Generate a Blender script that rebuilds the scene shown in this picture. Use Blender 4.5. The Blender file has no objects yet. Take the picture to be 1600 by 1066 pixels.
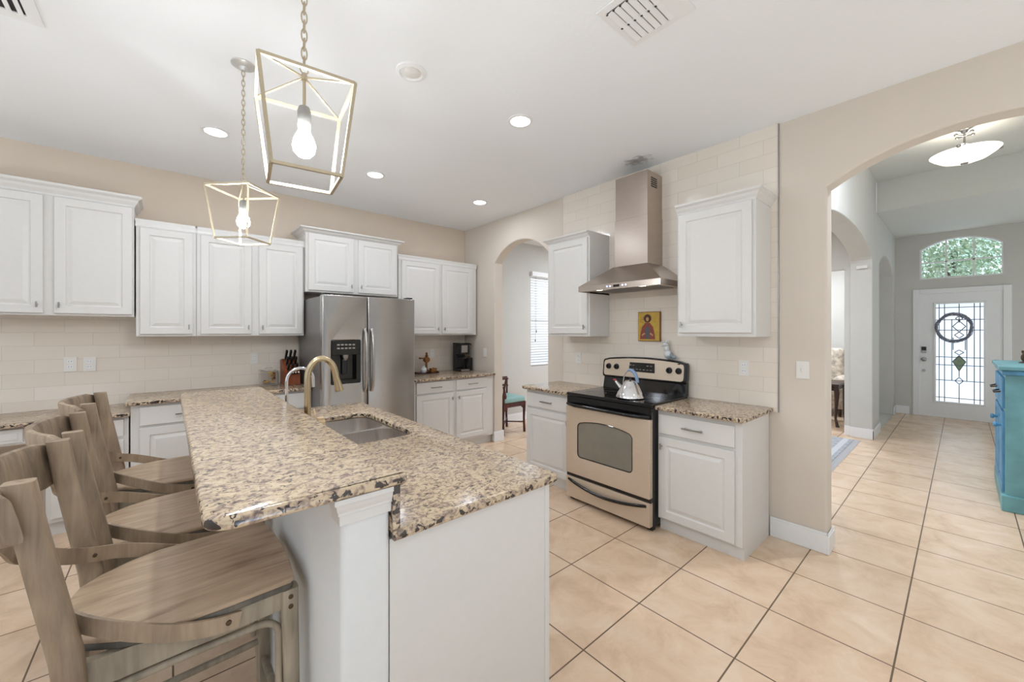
import bpy, bmesh, math, random
from mathutils import Matrix, Vector
random.seed(7)
PI = math.pi
scene = bpy.context.scene
COL = scene.collection

# ------------------------------------------------------------------ camera, world, exposure
cam_data = bpy.data.cameras.new('camera')
cam = bpy.data.objects.new('camera', cam_data)
COL.objects.link(cam)
cam_data.sensor_width = 36.0
cam_data.lens = 614.573 / 1600 * 36.0
cam_data.shift_y = -(533 - 518.954) / 1600
cam_data.clip_start = 0.05
cam.location = (0, 0, 1.41)
cam.rotation_euler = (PI / 2, 0, -0.7177)
scene.camera = cam

world = bpy.data.worlds.new('world')
scene.world = world
world.use_nodes = True
bg = world.node_tree.nodes['Background']
# clear sky, brighter on the front-yard side of the house
wnt = world.node_tree
wtc = wnt.nodes.new('ShaderNodeTexCoord')
wsp = wnt.nodes.new('ShaderNodeSeparateXYZ')
wnt.links.new(wtc.outputs['Generated'], wsp.inputs[0])
wma = wnt.nodes.new('ShaderNodeMath')
wma.operation = 'MULTIPLY_ADD'
wma.inputs[1].default_value = 0.5
wma.inputs[2].default_value = 0.5
wnt.links.new(wsp.outputs['X'], wma.inputs[0])
wrp = wnt.nodes.new('ShaderNodeValToRGB')
for _ in range(3):
    wrp.color_ramp.elements.new(0.5)
for e, (p, q) in zip(wrp.color_ramp.elements, ((0.0, 0.48), (0.25, 0.36), (0.45, 0.06), (0.6, 0.3), (0.8, 0.8))):
    e.position = p
    e.color = (q, q, q, 1)
wnt.links.new(wma.outputs[0], wrp.inputs['Fac'])
wsc = wnt.nodes.new('ShaderNodeMath')
wsc.operation = 'MULTIPLY'
wsc.inputs[1].default_value = 2.0
wnt.links.new(wrp.outputs['Color'], wsc.inputs[0])
wnt.links.new(wsc.outputs[0], bg.inputs['Strength'])
bg.inputs['Color'].default_value = (0.88, 0.95, 1.0, 1)

# daylight through the open back of the room (behind the camera)
sun_data = bpy.data.lights.new('sun', 'SUN')
sun_data.energy = 9.0
sun_data.angle = 0.02
sun_data.color = (0.62, 0.93, 1.34)
sun = bpy.data.objects.new('sun', sun_data)
sun.rotation_euler = (math.radians(53), 0, math.radians(4))
sun.location = (0, -8, 6)
COL.objects.link(sun)

scene.view_settings.view_transform = 'Standard'
scene.view_settings.look = 'None'
scene.view_settings.gamma = 1.0
scene.view_settings.exposure = 0.09
scene.view_settings.use_curve_mapping = False


def area_lamp(name, loc, rot, size, size_y, watts, color=(1, 1, 1), shape='RECTANGLE'):
    d = bpy.data.lights.new(name, 'AREA')
    d.shape = shape
    d.size = size
    if shape == 'RECTANGLE':
        d.size_y = size_y
    d.energy = watts
    d.color = color
    o = bpy.data.objects.new(name, d)
    o.location = loc
    o.rotation_euler = rot
    COL.objects.link(o)
    return o


# ------------------------------------------------------------------ materials
def lin(c):
    return tuple((x / 255 / 12.92) if x / 255 <= 0.04045 else ((x / 255 + 0.055) / 1.055) ** 2.4 for x in c) + (1,)


def new_mat(name):
    m = bpy.data.materials.new(name)
    m.use_nodes = True
    return m, m.node_tree, m.node_tree.nodes['Principled BSDF']


def N(nt, t, **kw):
    n = nt.nodes.new(t)
    for k, v in kw.items():
        if k in n.inputs:
            n.inputs[k].default_value = v
        else:
            setattr(n, k, v)
    return n


def coords(nt, scale=(1, 1, 1)):
    tc = nt.nodes.new('ShaderNodeTexCoord')
    mp = nt.nodes.new('ShaderNodeMapping')
    mp.inputs['Scale'].default_value = scale
    nt.links.new(tc.outputs['Object'], mp.inputs['Vector'])
    return mp.outputs['Vector']


def ramp(nt, fac, stops):
    r = nt.nodes.new('ShaderNodeValToRGB')
    while len(r.color_ramp.elements) < len(stops):
        r.color_ramp.elements.new(0.5)
    for e, (p, c) in zip(r.color_ramp.elements, stops):
        e.position = p
        e.color = c
    nt.links.new(fac, r.inputs['Fac'])
    return r.outputs['Color']


def bump(nt, bsdf, height, strength, dist=0.002):
    b = N(nt, 'ShaderNodeBump', Strength=strength, Distance=dist)
    nt.links.new(height, b.inputs['Height'])
    nt.links.new(b.outputs['Normal'], bsdf.inputs['Normal'])


def paint(name, rgb, rough=0.5, metal=0.0, noise=0.03, nscale=30, bumpy=0.0, bscale=120, coat=0.0, stretch=(1, 1, 1)):
    m, nt, b = new_mat(name)
    c = lin(rgb)
    v = coords(nt, stretch)
    n = N(nt, 'ShaderNodeTexNoise', Scale=nscale, Detail=3.0)
    nt.links.new(v, n.inputs['Vector'])
    lo = tuple(x * (1 - noise) for x in c[:3]) + (1,)
    hi = tuple(min(1, x * (1 + noise)) for x in c[:3]) + (1,)
    nt.links.new(ramp(nt, n.outputs['Fac'], [(0.3, lo), (0.7, hi)]), b.inputs['Base Color'])
    b.inputs['Roughness'].default_value = rough
    b.inputs['Metallic'].default_value = metal
    if coat:
        b.inputs['Coat Weight'].default_value = coat
        b.inputs['Coat Roughness'].default_value = 0.08
    if bumpy:
        n2 = N(nt, 'ShaderNodeTexNoise', Scale=bscale, Detail=2.0)
        nt.links.new(v, n2.inputs['Vector'])
        bump(nt, b, n2.outputs['Fac'], bumpy)
    return m


def emit(name, rgb, strength):
    m, nt, b = new_mat(name)
    b.inputs['Base Color'].default_value = lin(rgb)
    b.inputs['Emission Color'].default_value = lin(rgb)
    b.inputs['Emission Strength'].default_value = strength
    return m


def glass(name, rgb=(245, 250, 250), rough=0.0, ior=1.1):
    m, nt, b = new_mat(name)
    b.inputs['Base Color'].default_value = lin(rgb)
    b.inputs['Transmission Weight'].default_value = 1.0
    b.inputs['Roughness'].default_value = rough
    b.inputs['IOR'].default_value = ior
    return m


def floor_mat():
    m, nt, b = new_mat('floor_tile')
    tc = nt.nodes.new('ShaderNodeTexCoord')
    mp = nt.nodes.new('ShaderNodeMapping')
    s = 0.457
    mp.inputs['Location'].default_value = (-(1.385 % s) + s, -(1.562 % s) + s, 0)
    nt.links.new(tc.outputs['Object'], mp.inputs['Vector'])
    br = N(nt, 'ShaderNodeTexBrick', offset=0.0, squash=1.0)
    br.inputs['Scale'].default_value = 1.0
    br.inputs['Brick Width'].default_value = s
    br.inputs['Row Height'].default_value = s
    br.inputs['Mortar Size'].default_value = 0.0035
    br.inputs['Mortar Smooth'].default_value = 0.1
    br.inputs['Bias'].default_value = 0.0
    br.inputs['Color1'].default_value = (1, 1, 1, 1)
    br.inputs['Color2'].default_value = (0.93, 0.93, 0.93, 1)
    br.inputs['Mortar'].default_value = (1, 1, 1, 1)
    nt.links.new(mp.outputs['Vector'], br.inputs['Vector'])
    n1 = N(nt, 'ShaderNodeTexNoise', Scale=5.0, Detail=9.0, Roughness=0.65, Distortion=0.6)
    nt.links.new(tc.outputs['Object'], n1.inputs['Vector'])
    col = ramp(nt, n1.outputs['Fac'], [(0.28, lin((210, 179, 150))), (0.5, lin((229, 200, 171))), (0.74, lin((239, 216, 192)))])
    mul = N(nt, 'ShaderNodeMixRGB', blend_type='MULTIPLY', Fac=1.0)
    nt.links.new(col, mul.inputs[1])
    nt.links.new(br.outputs['Color'], mul.inputs[2])
    mix = N(nt, 'ShaderNodeMixRGB', blend_type='MIX')
    nt.links.new(br.outputs['Fac'], mix.inputs['Fac'])
    nt.links.new(mul.outputs['Color'], mix.inputs[1])
    mix.inputs[2].default_value = lin((112, 92, 74))
    nt.links.new(mix.outputs['Color'], b.inputs['Base Color'])
    b.inputs['Roughness'].default_value = 0.26
    n2 = N(nt, 'ShaderNodeTexNoise', Scale=22.0, Detail=5.0)
    nt.links.new(tc.outputs['Object'], n2.inputs['Vector'])
    mh = N(nt, 'ShaderNodeMath', operation='SUBTRACT')
    nt.links.new(n2.outputs['Fac'], mh.inputs[0])
    nt.links.new(br.outputs['Fac'], mh.inputs[1])
    bump(nt, b, mh.outputs[0], 0.35, 0.003)
    return m


def subway_mat(name, axis):
    m, nt, b = new_mat(name)
    tc = nt.nodes.new('ShaderNodeTexCoord')
    sp = nt.nodes.new('ShaderNodeSeparateXYZ')
    cb = nt.nodes.new('ShaderNodeCombineXYZ')
    nt.links.new(tc.outputs['Object'], sp.inputs[0])
    nt.links.new(sp.outputs[axis], cb.inputs[0])
    ad = N(nt, 'ShaderNodeMath', operation='SUBTRACT')
    nt.links.new(sp.outputs['Z'], ad.inputs[0])
    ad.inputs[1].default_value = 0.888
    nt.links.new(ad.outputs[0], cb.inputs[1])
    br = N(nt, 'ShaderNodeTexBrick', offset=0.5, squash=1.0)
    br.inputs['Scale'].default_value = 1.0
    br.inputs['Brick Width'].default_value = 0.306
    br.inputs['Row Height'].default_value = 0.1036
    br.inputs['Mortar Size'].default_value = 0.0013
    br.inputs['Mortar Smooth'].default_value = 0.3
    br.inputs['Bias'].default_value = 0.0
    br.inputs['Color1'].default_value = lin((236, 226, 214))
    br.inputs['Color2'].default_value = lin((232, 221, 208))
    br.inputs['Mortar'].default_value = lin((212, 202, 190))
    nt.links.new(cb.outputs[0], br.inputs['Vector'])
    nt.links.new(br.outputs['Color'], b.inputs['Base Color'])
    b.inputs['Roughness'].default_value = 0.12
    n2 = N(nt, 'ShaderNodeTexNoise', Scale=9.0, Detail=1.0)
    nt.links.new(tc.outputs['Object'], n2.inputs['Vector'])
    mh = N(nt, 'ShaderNodeMath', operation='SUBTRACT')
    nt.links.new(n2.outputs['Fac'], mh.inputs[0])
    nt.links.new(br.outputs['Fac'], mh.inputs[1])
    bump(nt, b, mh.outputs[0], 0.45, 0.004)
    return m


def granite_mat():
    m, nt, b = new_mat('granite')
    v = coords(nt, (1.0, 1.25, 1.1))
    n1 = N(nt, 'ShaderNodeTexNoise', Scale=42.0, Detail=6.0, Roughness=0.62, Distortion=1.1)
    n2 = N(nt, 'ShaderNodeTexNoise', Scale=74.0, Detail=4.0, Roughness=0.6, Distortion=0.8)
    n3 = N(nt, 'ShaderNodeTexNoise', Scale=7.0, Detail=3.0)
    for n in (n1, n2, n3):
        nt.links.new(v, n.inputs['Vector'])
    base = ramp(nt, n1.outputs['Fac'], [(0.33, lin((118, 102, 96))), (0.44, lin((166, 148, 134))), (0.52, lin((206, 186, 158))), (0.68, lin((216, 200, 176)))])
    # the sawn edges cut across the dark mica layers: more and larger dark grains there
    tcn = nt.nodes.new('ShaderNodeTexCoord')
    spn = nt.nodes.new('ShaderNodeSeparateXYZ')
    nt.links.new(tcn.outputs['Normal'], spn.inputs[0])
    ab = N(nt, 'ShaderNodeMath', operation='ABSOLUTE')
    nt.links.new(spn.outputs['Z'], ab.inputs[0])
    n4 = N(nt, 'ShaderNodeTexNoise', Scale=46.0, Detail=3.0, Distortion=0.5)
    nt.links.new(v, n4.inputs['Vector'])
    mxn = N(nt, 'ShaderNodeMix', data_type='FLOAT')
    nt.links.new(ab.outputs[0], mxn.inputs[0])
    nt.links.new(n4.outputs['Fac'], mxn.inputs[2])
    nt.links.new(n2.outputs['Fac'], mxn.inputs[3])
    off = N(nt, 'ShaderNodeMath', operation='MULTIPLY_ADD')
    nt.links.new(ab.outputs[0], off.inputs[0])
    off.inputs[1].default_value = 0.085
    nt.links.new(mxn.outputs[0], off.inputs[2])
    dark = ramp(nt, off.outputs[0], [(0.455, (1, 1, 1, 1)), (0.495, (0, 0, 0, 1))])
    mix = N(nt, 'ShaderNodeMixRGB', blend_type='MIX')
    nt.links.new(dark, mix.inputs['Fac'])
    nt.links.new(base, mix.inputs[1])
    mix.inputs[2].default_value = lin((58, 50, 48))
    tone = ramp(nt, n3.outputs['Fac'], [(0.35, (0.92, 0.88, 0.86, 1)), (0.65, (1.0, 0.97, 0.92, 1))])
    mul = N(nt, 'ShaderNodeMixRGB', blend_type='MULTIPLY', Fac=1.0)
    nt.links.new(mix.outputs['Color'], mul.inputs[1])
    nt.links.new(tone, mul.inputs[2])
    nt.links.new(mul.outputs['Color'], b.inputs['Base Color'])
    b.inputs['Roughness'].default_value = 0.18
    return m


def brushed(name, rgb, rough=0.3, axis_scale=(3, 3, 140), metal=1.0):
    m, nt, b = new_mat(name)
    v = coords(nt, axis_scale)
    n = N(nt, 'ShaderNodeTexNoise', Scale=4.0, Detail=4.0)
    nt.links.new(v, n.inputs['Vector'])
    c = lin(rgb)
    nt.links.new(ramp(nt, n.outputs['Fac'], [(0.3, tuple(x * 0.93 for x in c[:3]) + (1,)), (0.7, tuple(min(1, x * 1.06) for x in c[:3]) + (1,))]), b.inputs['Base Color'])
    b.inputs['Metallic'].default_value = metal
    b.inputs['Roughness'].default_value = rough
    return m


def wood(name, dark, mid, light, rough=0.5, scale=(14, 14, 1.6)):
    m, nt, b = new_mat(name)
    v = coords(nt, scale)
    n1 = N(nt, 'ShaderNodeTexNoise', Scale=2.2, Detail=7.0, Roughness=0.6, Distortion=0.4)
    nt.links.new(v, n1.inputs['Vector'])
    n2 = N(nt, 'ShaderNodeTexNoise', Scale=5.0, Detail=2.0)
    nt.links.new(coords(nt), n2.inputs['Vector'])
    ad = N(nt, 'ShaderNodeMath', operation='MULTIPLY_ADD')
    nt.links.new(n1.outputs['Fac'], ad.inputs[0])
    ad.inputs[1].default_value = 0.55
    hf = N(nt, 'ShaderNodeMath', operation='MULTIPLY')
    nt.links.new(n2.outputs['Fac'], hf.inputs[0])
    hf.inputs[1].default_value = 0.45
    nt.links.new(hf.outputs[0], ad.inputs[2])
    nt.links.new(ramp(nt, ad.outputs[0], [(0.36, lin(dark)), (0.5, lin(mid)), (0.64, lin(light))]), b.inputs['Base Color'])
    b.inputs['Roughness'].default_value = rough
    bump(nt, b, n1.outputs['Fac'], 0.12, 0.002)
    return m


def ceiling_mat():
    m, nt, b = new_mat('ceiling_paint')
    v = coords(nt)
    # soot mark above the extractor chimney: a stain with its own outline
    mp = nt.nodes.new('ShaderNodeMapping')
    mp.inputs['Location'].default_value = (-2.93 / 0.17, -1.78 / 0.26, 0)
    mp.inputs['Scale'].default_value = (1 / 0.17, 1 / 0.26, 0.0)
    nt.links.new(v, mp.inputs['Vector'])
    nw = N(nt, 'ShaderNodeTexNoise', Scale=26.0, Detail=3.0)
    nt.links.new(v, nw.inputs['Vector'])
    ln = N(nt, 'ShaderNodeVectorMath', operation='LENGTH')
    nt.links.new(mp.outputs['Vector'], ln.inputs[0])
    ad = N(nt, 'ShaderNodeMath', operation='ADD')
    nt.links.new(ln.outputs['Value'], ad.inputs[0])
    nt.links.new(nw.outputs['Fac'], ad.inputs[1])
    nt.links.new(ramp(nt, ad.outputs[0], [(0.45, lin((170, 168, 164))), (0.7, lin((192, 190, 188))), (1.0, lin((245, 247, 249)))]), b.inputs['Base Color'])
    b.inputs['Roughness'].default_value = 0.85
    n2 = N(nt, 'ShaderNodeTexNoise', Scale=38.0, Detail=3.0)
    nt.links.new(v, n2.inputs['Vector'])
    bump(nt, b, n2.outputs['Fac'], 0.25, 0.004)
    return m


def leaf_mat(name, c1, c2):
    m, nt, b = new_mat(name)
    n = N(nt, 'ShaderNodeTexNoise', Scale=9.0, Detail=4.0)
    nt.links.new(coords(nt), n.inputs['Vector'])
    nt.links.new(ramp(nt, n.outputs['Fac'], [(0.35, lin(c1)), (0.65, lin(c2))]), b.inputs['Base Color'])
    b.inputs['Roughness'].default_value = 0.7
    return m


M = {}
M['wall'] = paint('wall_paint_beige', (218, 207, 194), 0.8, noise=0.015, nscale=3, bumpy=0.12, bscale=70)
M['wall_back'] = paint('wall_paint_tan', (221, 205, 187), 0.8, noise=0.015, nscale=3, bumpy=0.12, bscale=70)
M['ceiling_grey'] = paint('foyer_ceiling_paint', (212, 212, 206), 0.85, noise=0.01)
M['wall_grey'] = paint('wall_paint_grey', (209, 207, 201), 0.8, noise=0.015, nscale=3, bumpy=0.12, bscale=70)
M['wall_white'] = paint('wall_paint_white', (236, 232, 228), 0.8, noise=0.015, nscale=3)
M['knee'] = paint('knee_wall_paint', (228, 229, 229), 0.6, noise=0.01, bumpy=0.2, bscale=110)
M['ceiling'] = ceiling_mat()
M['trim'] = paint('trim_white', (240, 240, 240), 0.4, noise=0.01)
M['cab'] = paint('cabinet_white', (222, 219, 215), 0.38, noise=0.01)
M['floor'] = floor_mat()
M['tile_x'] = subway_mat('subway_tile_back', 'X')
M['tile_y'] = subway_mat('subway_tile_side', 'Y')
M['granite'] = granite_mat()
M['steel'] = brushed('stainless_steel', (178, 174, 170), 0.27)
M['steel_h'] = brushed('stainless_steel_hood', (188, 176, 166), 0.26, (3, 3, 140))
M['steel_warm'] = brushed('stainless_steel_warm', (212, 194, 173), 0.45, (3, 3, 160), metal=0.35)
M['steel_sink'] = brushed('stainless_steel_sink', (216, 210, 205), 0.33, (60, 3, 3))
M['fridge_side'] = paint('fridge_side_grey', (122, 118, 116), 0.4, metal=0.3)
M['chrome'] = paint('chrome', (225, 225, 228), 0.08, metal=1.0, noise=0.0)
M['nickel'] = paint('brushed_nickel', (168, 166, 164), 0.3, metal=1.0)
M['champagne'] = paint('champagne_metal', (196, 178, 146), 0.25, metal=1.0)
M['gold'] = paint('pale_gold_metal', (186, 172, 146), 0.36, metal=0.5)
M['canopy'] = paint('pale_metal_canopy', (206, 204, 200), 0.35, metal=0.4)
M['socket'] = paint('lamp_socket', (150, 148, 144), 0.5)
M['black'] = paint('black_gloss', (14, 14, 15), 0.1, noise=0.0)
M['black_matt'] = paint('black_plastic', (26, 26, 27), 0.42)
M['oven_glass'] = paint('oven_glass', (130, 124, 112), 0.12, noise=0.06, nscale=8, coat=0.5)
M['shadow_gap'] = paint('dark_slot', (52, 50, 48), 0.8)
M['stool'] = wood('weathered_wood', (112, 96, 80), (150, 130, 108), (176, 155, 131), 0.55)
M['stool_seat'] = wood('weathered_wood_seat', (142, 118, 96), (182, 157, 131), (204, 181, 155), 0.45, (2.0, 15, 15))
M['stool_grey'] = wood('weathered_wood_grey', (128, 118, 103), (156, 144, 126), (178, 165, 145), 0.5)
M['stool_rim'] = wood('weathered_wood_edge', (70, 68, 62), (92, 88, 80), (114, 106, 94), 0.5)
M['bolt'] = paint('aged_bolt', (92, 74, 58), 0.4, metal=0.8)
M['rosewood'] = wood('red_brown_wood', (46, 20, 18), (74, 30, 26), (98, 44, 36), 0.4)
M['dark_wood'] = wood('dark_wood', (36, 20, 16), (54, 30, 22), (70, 42, 30), 0.35)
M['knife_wood'] = wood('chestnut_wood', (98, 46, 24), (136, 70, 40), (164, 92, 56), 0.4)
M['teal'] = paint('teal_fabric', (150, 188, 184), 0.9, noise=0.08, nscale=60)
M['blue'] = paint('blue_paint_worn', (110, 164, 172), 0.45, noise=0.2, nscale=6)
M['blue_deep'] = paint('blue_paint_deep', (88, 150, 190), 0.45, noise=0.2, nscale=8)
M['bulb'] = emit('bulb_glow', (244, 251, 255), 310.0)
M['downlight'] = emit('downlight_glow', (255, 252, 248), 7.0)
M['hood_led'] = emit('hood_lamp_glow', (255, 240, 214), 6.0)
M['led_blue'] = emit('blue_led', (190, 200, 255), 1.5)
M['bowl_glow'] = emit('lit_bowl_glass', (255, 247, 234), 1.1)
M['glass'] = glass('clear_glass', (255, 255, 255))
M['window_glass'] = glass('window_glass', (250, 252, 252), 0.0, 1.02)
M['door_glass'] = glass('leaded_door_glass', (240, 242, 248), 0.55, 1.25)
M['bevel_green'] = paint('tinted_bevel_glass', (132, 150, 122), 0.15, noise=0.15, nscale=30)
M['came'] = paint('lead_came', (96, 96, 100), 0.4, metal=0.6)
M['wreath'] = paint('dried_twig_wreath', (134, 136, 150), 0.9, noise=0.3, nscale=40)
M['slat'] = paint('blind_white', (246, 246, 246), 0.5, noise=0.0)
M['plate'] = paint('switch_plate_white', (234, 230, 224), 0.4, noise=0.0)
M['icon_gold'] = paint('icon_gold_ground', (192, 158, 58), 0.45, noise=0.12, nscale=40)
M['icon_edge'] = paint('icon_panel_edge', (128, 74, 40), 0.5)
M['icon_red'] = paint('icon_red_robe', (138, 70, 60), 0.6, noise=0.12, nscale=60)
M['icon_slate'] = paint('icon_slate_tunic', (86, 92, 96), 0.6)
M['icon_skin'] = paint('icon_skin', (196, 148, 104), 0.6)
M['icon_hair'] = paint('icon_brown', (78, 46, 28), 0.6)
M['ceramic'] = paint('glazed_ceramic', (212, 214, 214), 0.2, noise=0.06, nscale=50)
M['ceramic_blue'] = paint('glazed_ceramic_grey_blue', (142, 154, 164), 0.2, noise=0.1, nscale=60)
M['kettle_blue'] = paint('blue_grey_grip', (132, 156, 188), 0.35)
M['red'] = paint('red_plastic', (178, 70, 66), 0.3)
M['cork'] = paint('cork', (206, 172, 110), 0.85, noise=0.2, nscale=90)
M['cork_dark'] = paint('cork_stained', (150, 100, 60), 0.85, noise=0.25, nscale=90)
M['brass'] = paint('aged_brass', (140, 98, 60), 0.35, metal=0.8, noise=0.1)
M['tan'] = paint('tan_plastic', (214, 186, 148), 0.5)
M['rug'] = paint('blue_grey_rug', (166, 168, 172), 0.95, noise=0.2, nscale=16)
M['rug_fringe'] = paint('rug_fringe', (196, 198, 202), 0.95)
M['floral'] = paint('floral_fabric', (206, 194, 178), 0.9, noise=0.35, nscale=18)
M['grass'] = leaf_mat('lawn', (96, 120, 70), (140, 160, 104))
M['leaf'] = leaf_mat('tree_leaves', (150, 166, 128), (206, 214, 188))
M['concrete'] = paint('driveway_concrete', (206, 204, 198), 0.9, noise=0.08, nscale=2)
M['bark'] = paint('bark', (112, 98, 84), 0.9, noise=0.2)


# ------------------------------------------------------------------ mesh helpers
def m_id(u, w, z):
    return (u, w, z)


def m_back(u, w, z):      # u along the back wall, w out from it
    return (u, 4.62 - w, z)


def m_right(u, w, z):     # u along the right wall (world y), w out from it
    return (3.148 - w, u, z)


class MB:
    def __init__(self, f=m_id):
        self.bm = bmesh.new()
        self.f = f

    def v(self, p):
        return self.bm.verts.new(self.f(*p))

    def box(self, x0, x1, y0, y1, z0, z1, bev=0.0, seg=2):
        vs = [self.v((x, y, z)) for z in (z0, z1) for y in (y0, y1) for x in (x0, x1)]
        fs = [(0, 1, 3, 2), (4, 6, 7, 5), (0, 4, 5, 1), (2, 3, 7, 6), (0, 2, 6, 4), (1, 5, 7, 3)]
        fl = [self.bm.faces.new([vs[i] for i in f]) for f in fs]
        if bev:
            es = list({e for f in fl for e in f.edges})
            bmesh.ops.bevel(self.bm, geom=es, offset=bev, segments=seg, affect='EDGES', profile=0.5)
        return self

    def hexa(self, pts):
        vs = [self.v(p) for p in pts]
        for f in [(0, 1, 2, 3), (4, 5, 6, 7), (0, 1, 5, 4), (1, 2, 6, 5), (2, 3, 7, 6), (3, 0, 4, 7)]:
            self.bm.faces.new([vs[i] for i in f])
        return self

    def loops(self, rings, cap0=True, cap1=True, closed=True):
        vr = [[self.v(p) for p in r] for r in rings]
        n = len(vr[0])
        for a, b in zip(vr[:-1], vr[1:]):
            for i in range(n if closed else n - 1):
                j = (i + 1) % n
                self.bm.faces.new((a[i], a[j], b[j], b[i]))
        if cap0:
            self.bm.faces.new(vr[0])
        if cap1:
            self.bm.faces.new(vr[-1])
        return self

    def tube(self, pts, r, seg=10, closed=False, flat=None):
        """flat=(h, t): rectangular section; the first number runs along the 'up' side of the path"""
        P = [Vector(p) for p in pts]
        n = len(P)
        rs = r if isinstance(r, (list, tuple)) else [r] * n
        rings = []
        prev = None
        for i in range(n):
            if closed:
                t = (P[(i + 1) % n] - P[i - 1]).normalized()
            else:
                t = (P[min(i + 1, n - 1)] - P[max(i - 1, 0)]).normalized()
            if prev is None:
                up = Vector((0, 0, 1)) if abs(t.z) < 0.9 else Vector((1, 0, 0))
                a = (up - t * up.dot(t)).normalized()
            else:
                a = (prev - t * prev.dot(t)).normalized()
            prev = a
            b = t.cross(a)
            if flat:
                h, w = flat[0] / 2, flat[1] / 2
                rings.append([P[i] + a * (h * sa) + b * (w * sb) for sa, sb in ((1, 1), (1, -1), (-1, -1), (-1, 1))])
            else:
                rings.append([P[i] + a * (rs[i] * math.cos(2 * PI * k / seg)) + b * (rs[i] * math.sin(2 * PI * k / seg)) for k in range(seg)])
        if closed:
            rings.append(rings[0])
            vr = [[self.v(p) for p in ring] for ring in rings[:-1]]
            m = len(vr[0])
            for i in range(len(vr)):
                a, b = vr[i], vr[(i + 1) % len(vr)]
                for k in range(m):
                    self.bm.faces.new((a[k], a[(k + 1) % m], b[(k + 1) % m], b[k]))
        else:
            self.loops(rings)
        return self

    def strip(self, pts, h, t, ups):
        """flat strip: h measured along ups[i], t across"""
        P = [Vector(p) for p in pts]
        n = len(P)
        rings = []
        for i in range(n):
            tg = (P[min(i + 1, n - 1)] - P[max(i - 1, 0)]).normalized()
            u = Vector(ups[i] if isinstance(ups, list) else ups)
            u = (u - tg * u.dot(tg)).normalized()
            b = tg.cross(u)
            rings.append([P[i] + u * (h / 2 * sa) + b * (t / 2 * sb) for sa, sb in ((1, 1), (1, -1), (-1, -1), (-1, 1))])
        self.loops(rings)
        return self

    def post(self, pts, sizes, rnd=0.35):
        """upright with a rounded rectangular section; sizes (sx, sy) per point"""
        rings = []
        for p, (sx, sy) in zip(pts, sizes):
            ring = []
            for k in range(16):
                a = 2 * PI * k / 16
                c, s = math.cos(a), math.sin(a)
                e = 2 / (2 + 4 * (1 - rnd))
                ring.append((p[0] + math.copysign(abs(c) ** e, c) * sx / 2, p[1] + math.copysign(abs(s) ** e, s) * sy / 2, p[2]))
            rings.append(ring)
        self.loops(rings)
        return self

    def lathe(self, prof, c=(0, 0, 0), seg=24, axis='z', cap=True):
        rings = []
        for r, h in prof:
            ring = []
            for k in range(seg):
                a = 2 * PI * k / seg
                x, y = max(r, 1e-4) * math.cos(a), max(r, 1e-4) * math.sin(a)
                if axis == 'z':
                    ring.append((c[0] + x, c[1] + y, c[2] + h))
                elif axis == 'x':
                    ring.append((c[0] + h, c[1] + x, c[2] + y))
                else:
                    ring.append((c[0] + x, c[1] + h, c[2] + y))
            rings.append(ring)
        self.loops(rings, cap, cap)
        return self

    def ball(self, c, r, seg=12, sc=(1, 1, 1)):
        rings = []
        m = seg // 2 + 1
        for i in range(m):
            t = PI * i / (m - 1)
            rr = max(math.sin(t), 0.02)
            rings.append([(c[0] + sc[0] * r * rr * math.cos(2 * PI * k / seg), c[1] + sc[1] * r * rr * math.sin(2 * PI * k / seg), c[2] - sc[2] * r * math.cos(t)) for k in range(seg)])
        self.loops(rings)
        return self

    def flat2d(self, outer, holes, place, depth, bev=0.0):
        """filled 2D outline with holes, extruded by depth; place(a, b, d) gives the point"""
        cu = bpy.data.curves.new('tmp', 'CURVE')
        cu.dimensions = '2D'
        cu.fill_mode = 'BOTH'
        cu.extrude = depth / 2 - bev
        cu.bevel_depth = bev
        cu.bevel_resolution = 2
        cu.offset = -bev
        for poly in [outer] + list(holes):
            s = cu.splines.new('POLY')
            s.points.add(len(poly) - 1)
            for p, q in zip(s.points, poly):
                p.co = (q[0], q[1], 0, 1)
            s.use_cyclic_u = True
        o = bpy.data.objects.new('tmp', cu)
        me = bpy.data.meshes.new_from_object(o)
        off = len(self.bm.verts)
        idx = [self.v(place(v.co.x, v.co.y, v.co.z + depth / 2)) for v in me.vertices]
        for p in me.polygons:
            try:
                self.bm.faces.new([idx[i] for i in p.vertices])
            except ValueError:
                pass
        bpy.data.objects.remove(o)
        bpy.data.curves.remove(cu)
        bpy.data.meshes.remove(me)
        bmesh.ops.remove_doubles(self.bm, verts=self.bm.verts[off:] if False else list(self.bm.verts), dist=1e-5)
        return self

    # raised panel door / plain drawer front, in the (u, w, z) wall frame
    def panel(self, u0, u1, z0, z1, w, raised=True, rail=0.055):
        prof = [(0, -0.019), (0, -0.003), (0.003, 0)]
        if raised:
            prof += [(rail, 0), (rail + 0.006, -0.008), (rail + 0.014, -0.008), (rail + 0.036, -0.001), (rail + 0.04, -0.001)]
        rings = [[(u0 + i, w + d, z0 + i), (u1 - i, w + d, z0 + i), (u1 - i, w + d, z1 - i), (u0 + i, w + d, z1 - i)] for i, d in prof]
        self.loops(rings)
        return self

    def crown(self, u0, u1, wback, wf, z0, z1, p, ends=(1, 1)):
        h = z1 - z0
        prof = [(0, z0), (0.004, z0), (0.006, z0 + h * 0.18), (p * 0.45, z0 + h * 0.42), (p * 0.6, z0 + h * 0.62), (p * 0.95, z0 + h * 0.78), (p, z0 + h * 0.82), (p, z1), (0, z1)]
        a, b = ends
        rings = [[(u0 - o * a, wback, z), (u0 - o * a, wf + o, z), (u1 + o * b, wf + o, z), (u1 + o * b, wback, z)] for o, z in prof]
        self.loops(rings, True, True)
        return self


WM = {}          # world matrix of every thing and part built here


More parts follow.
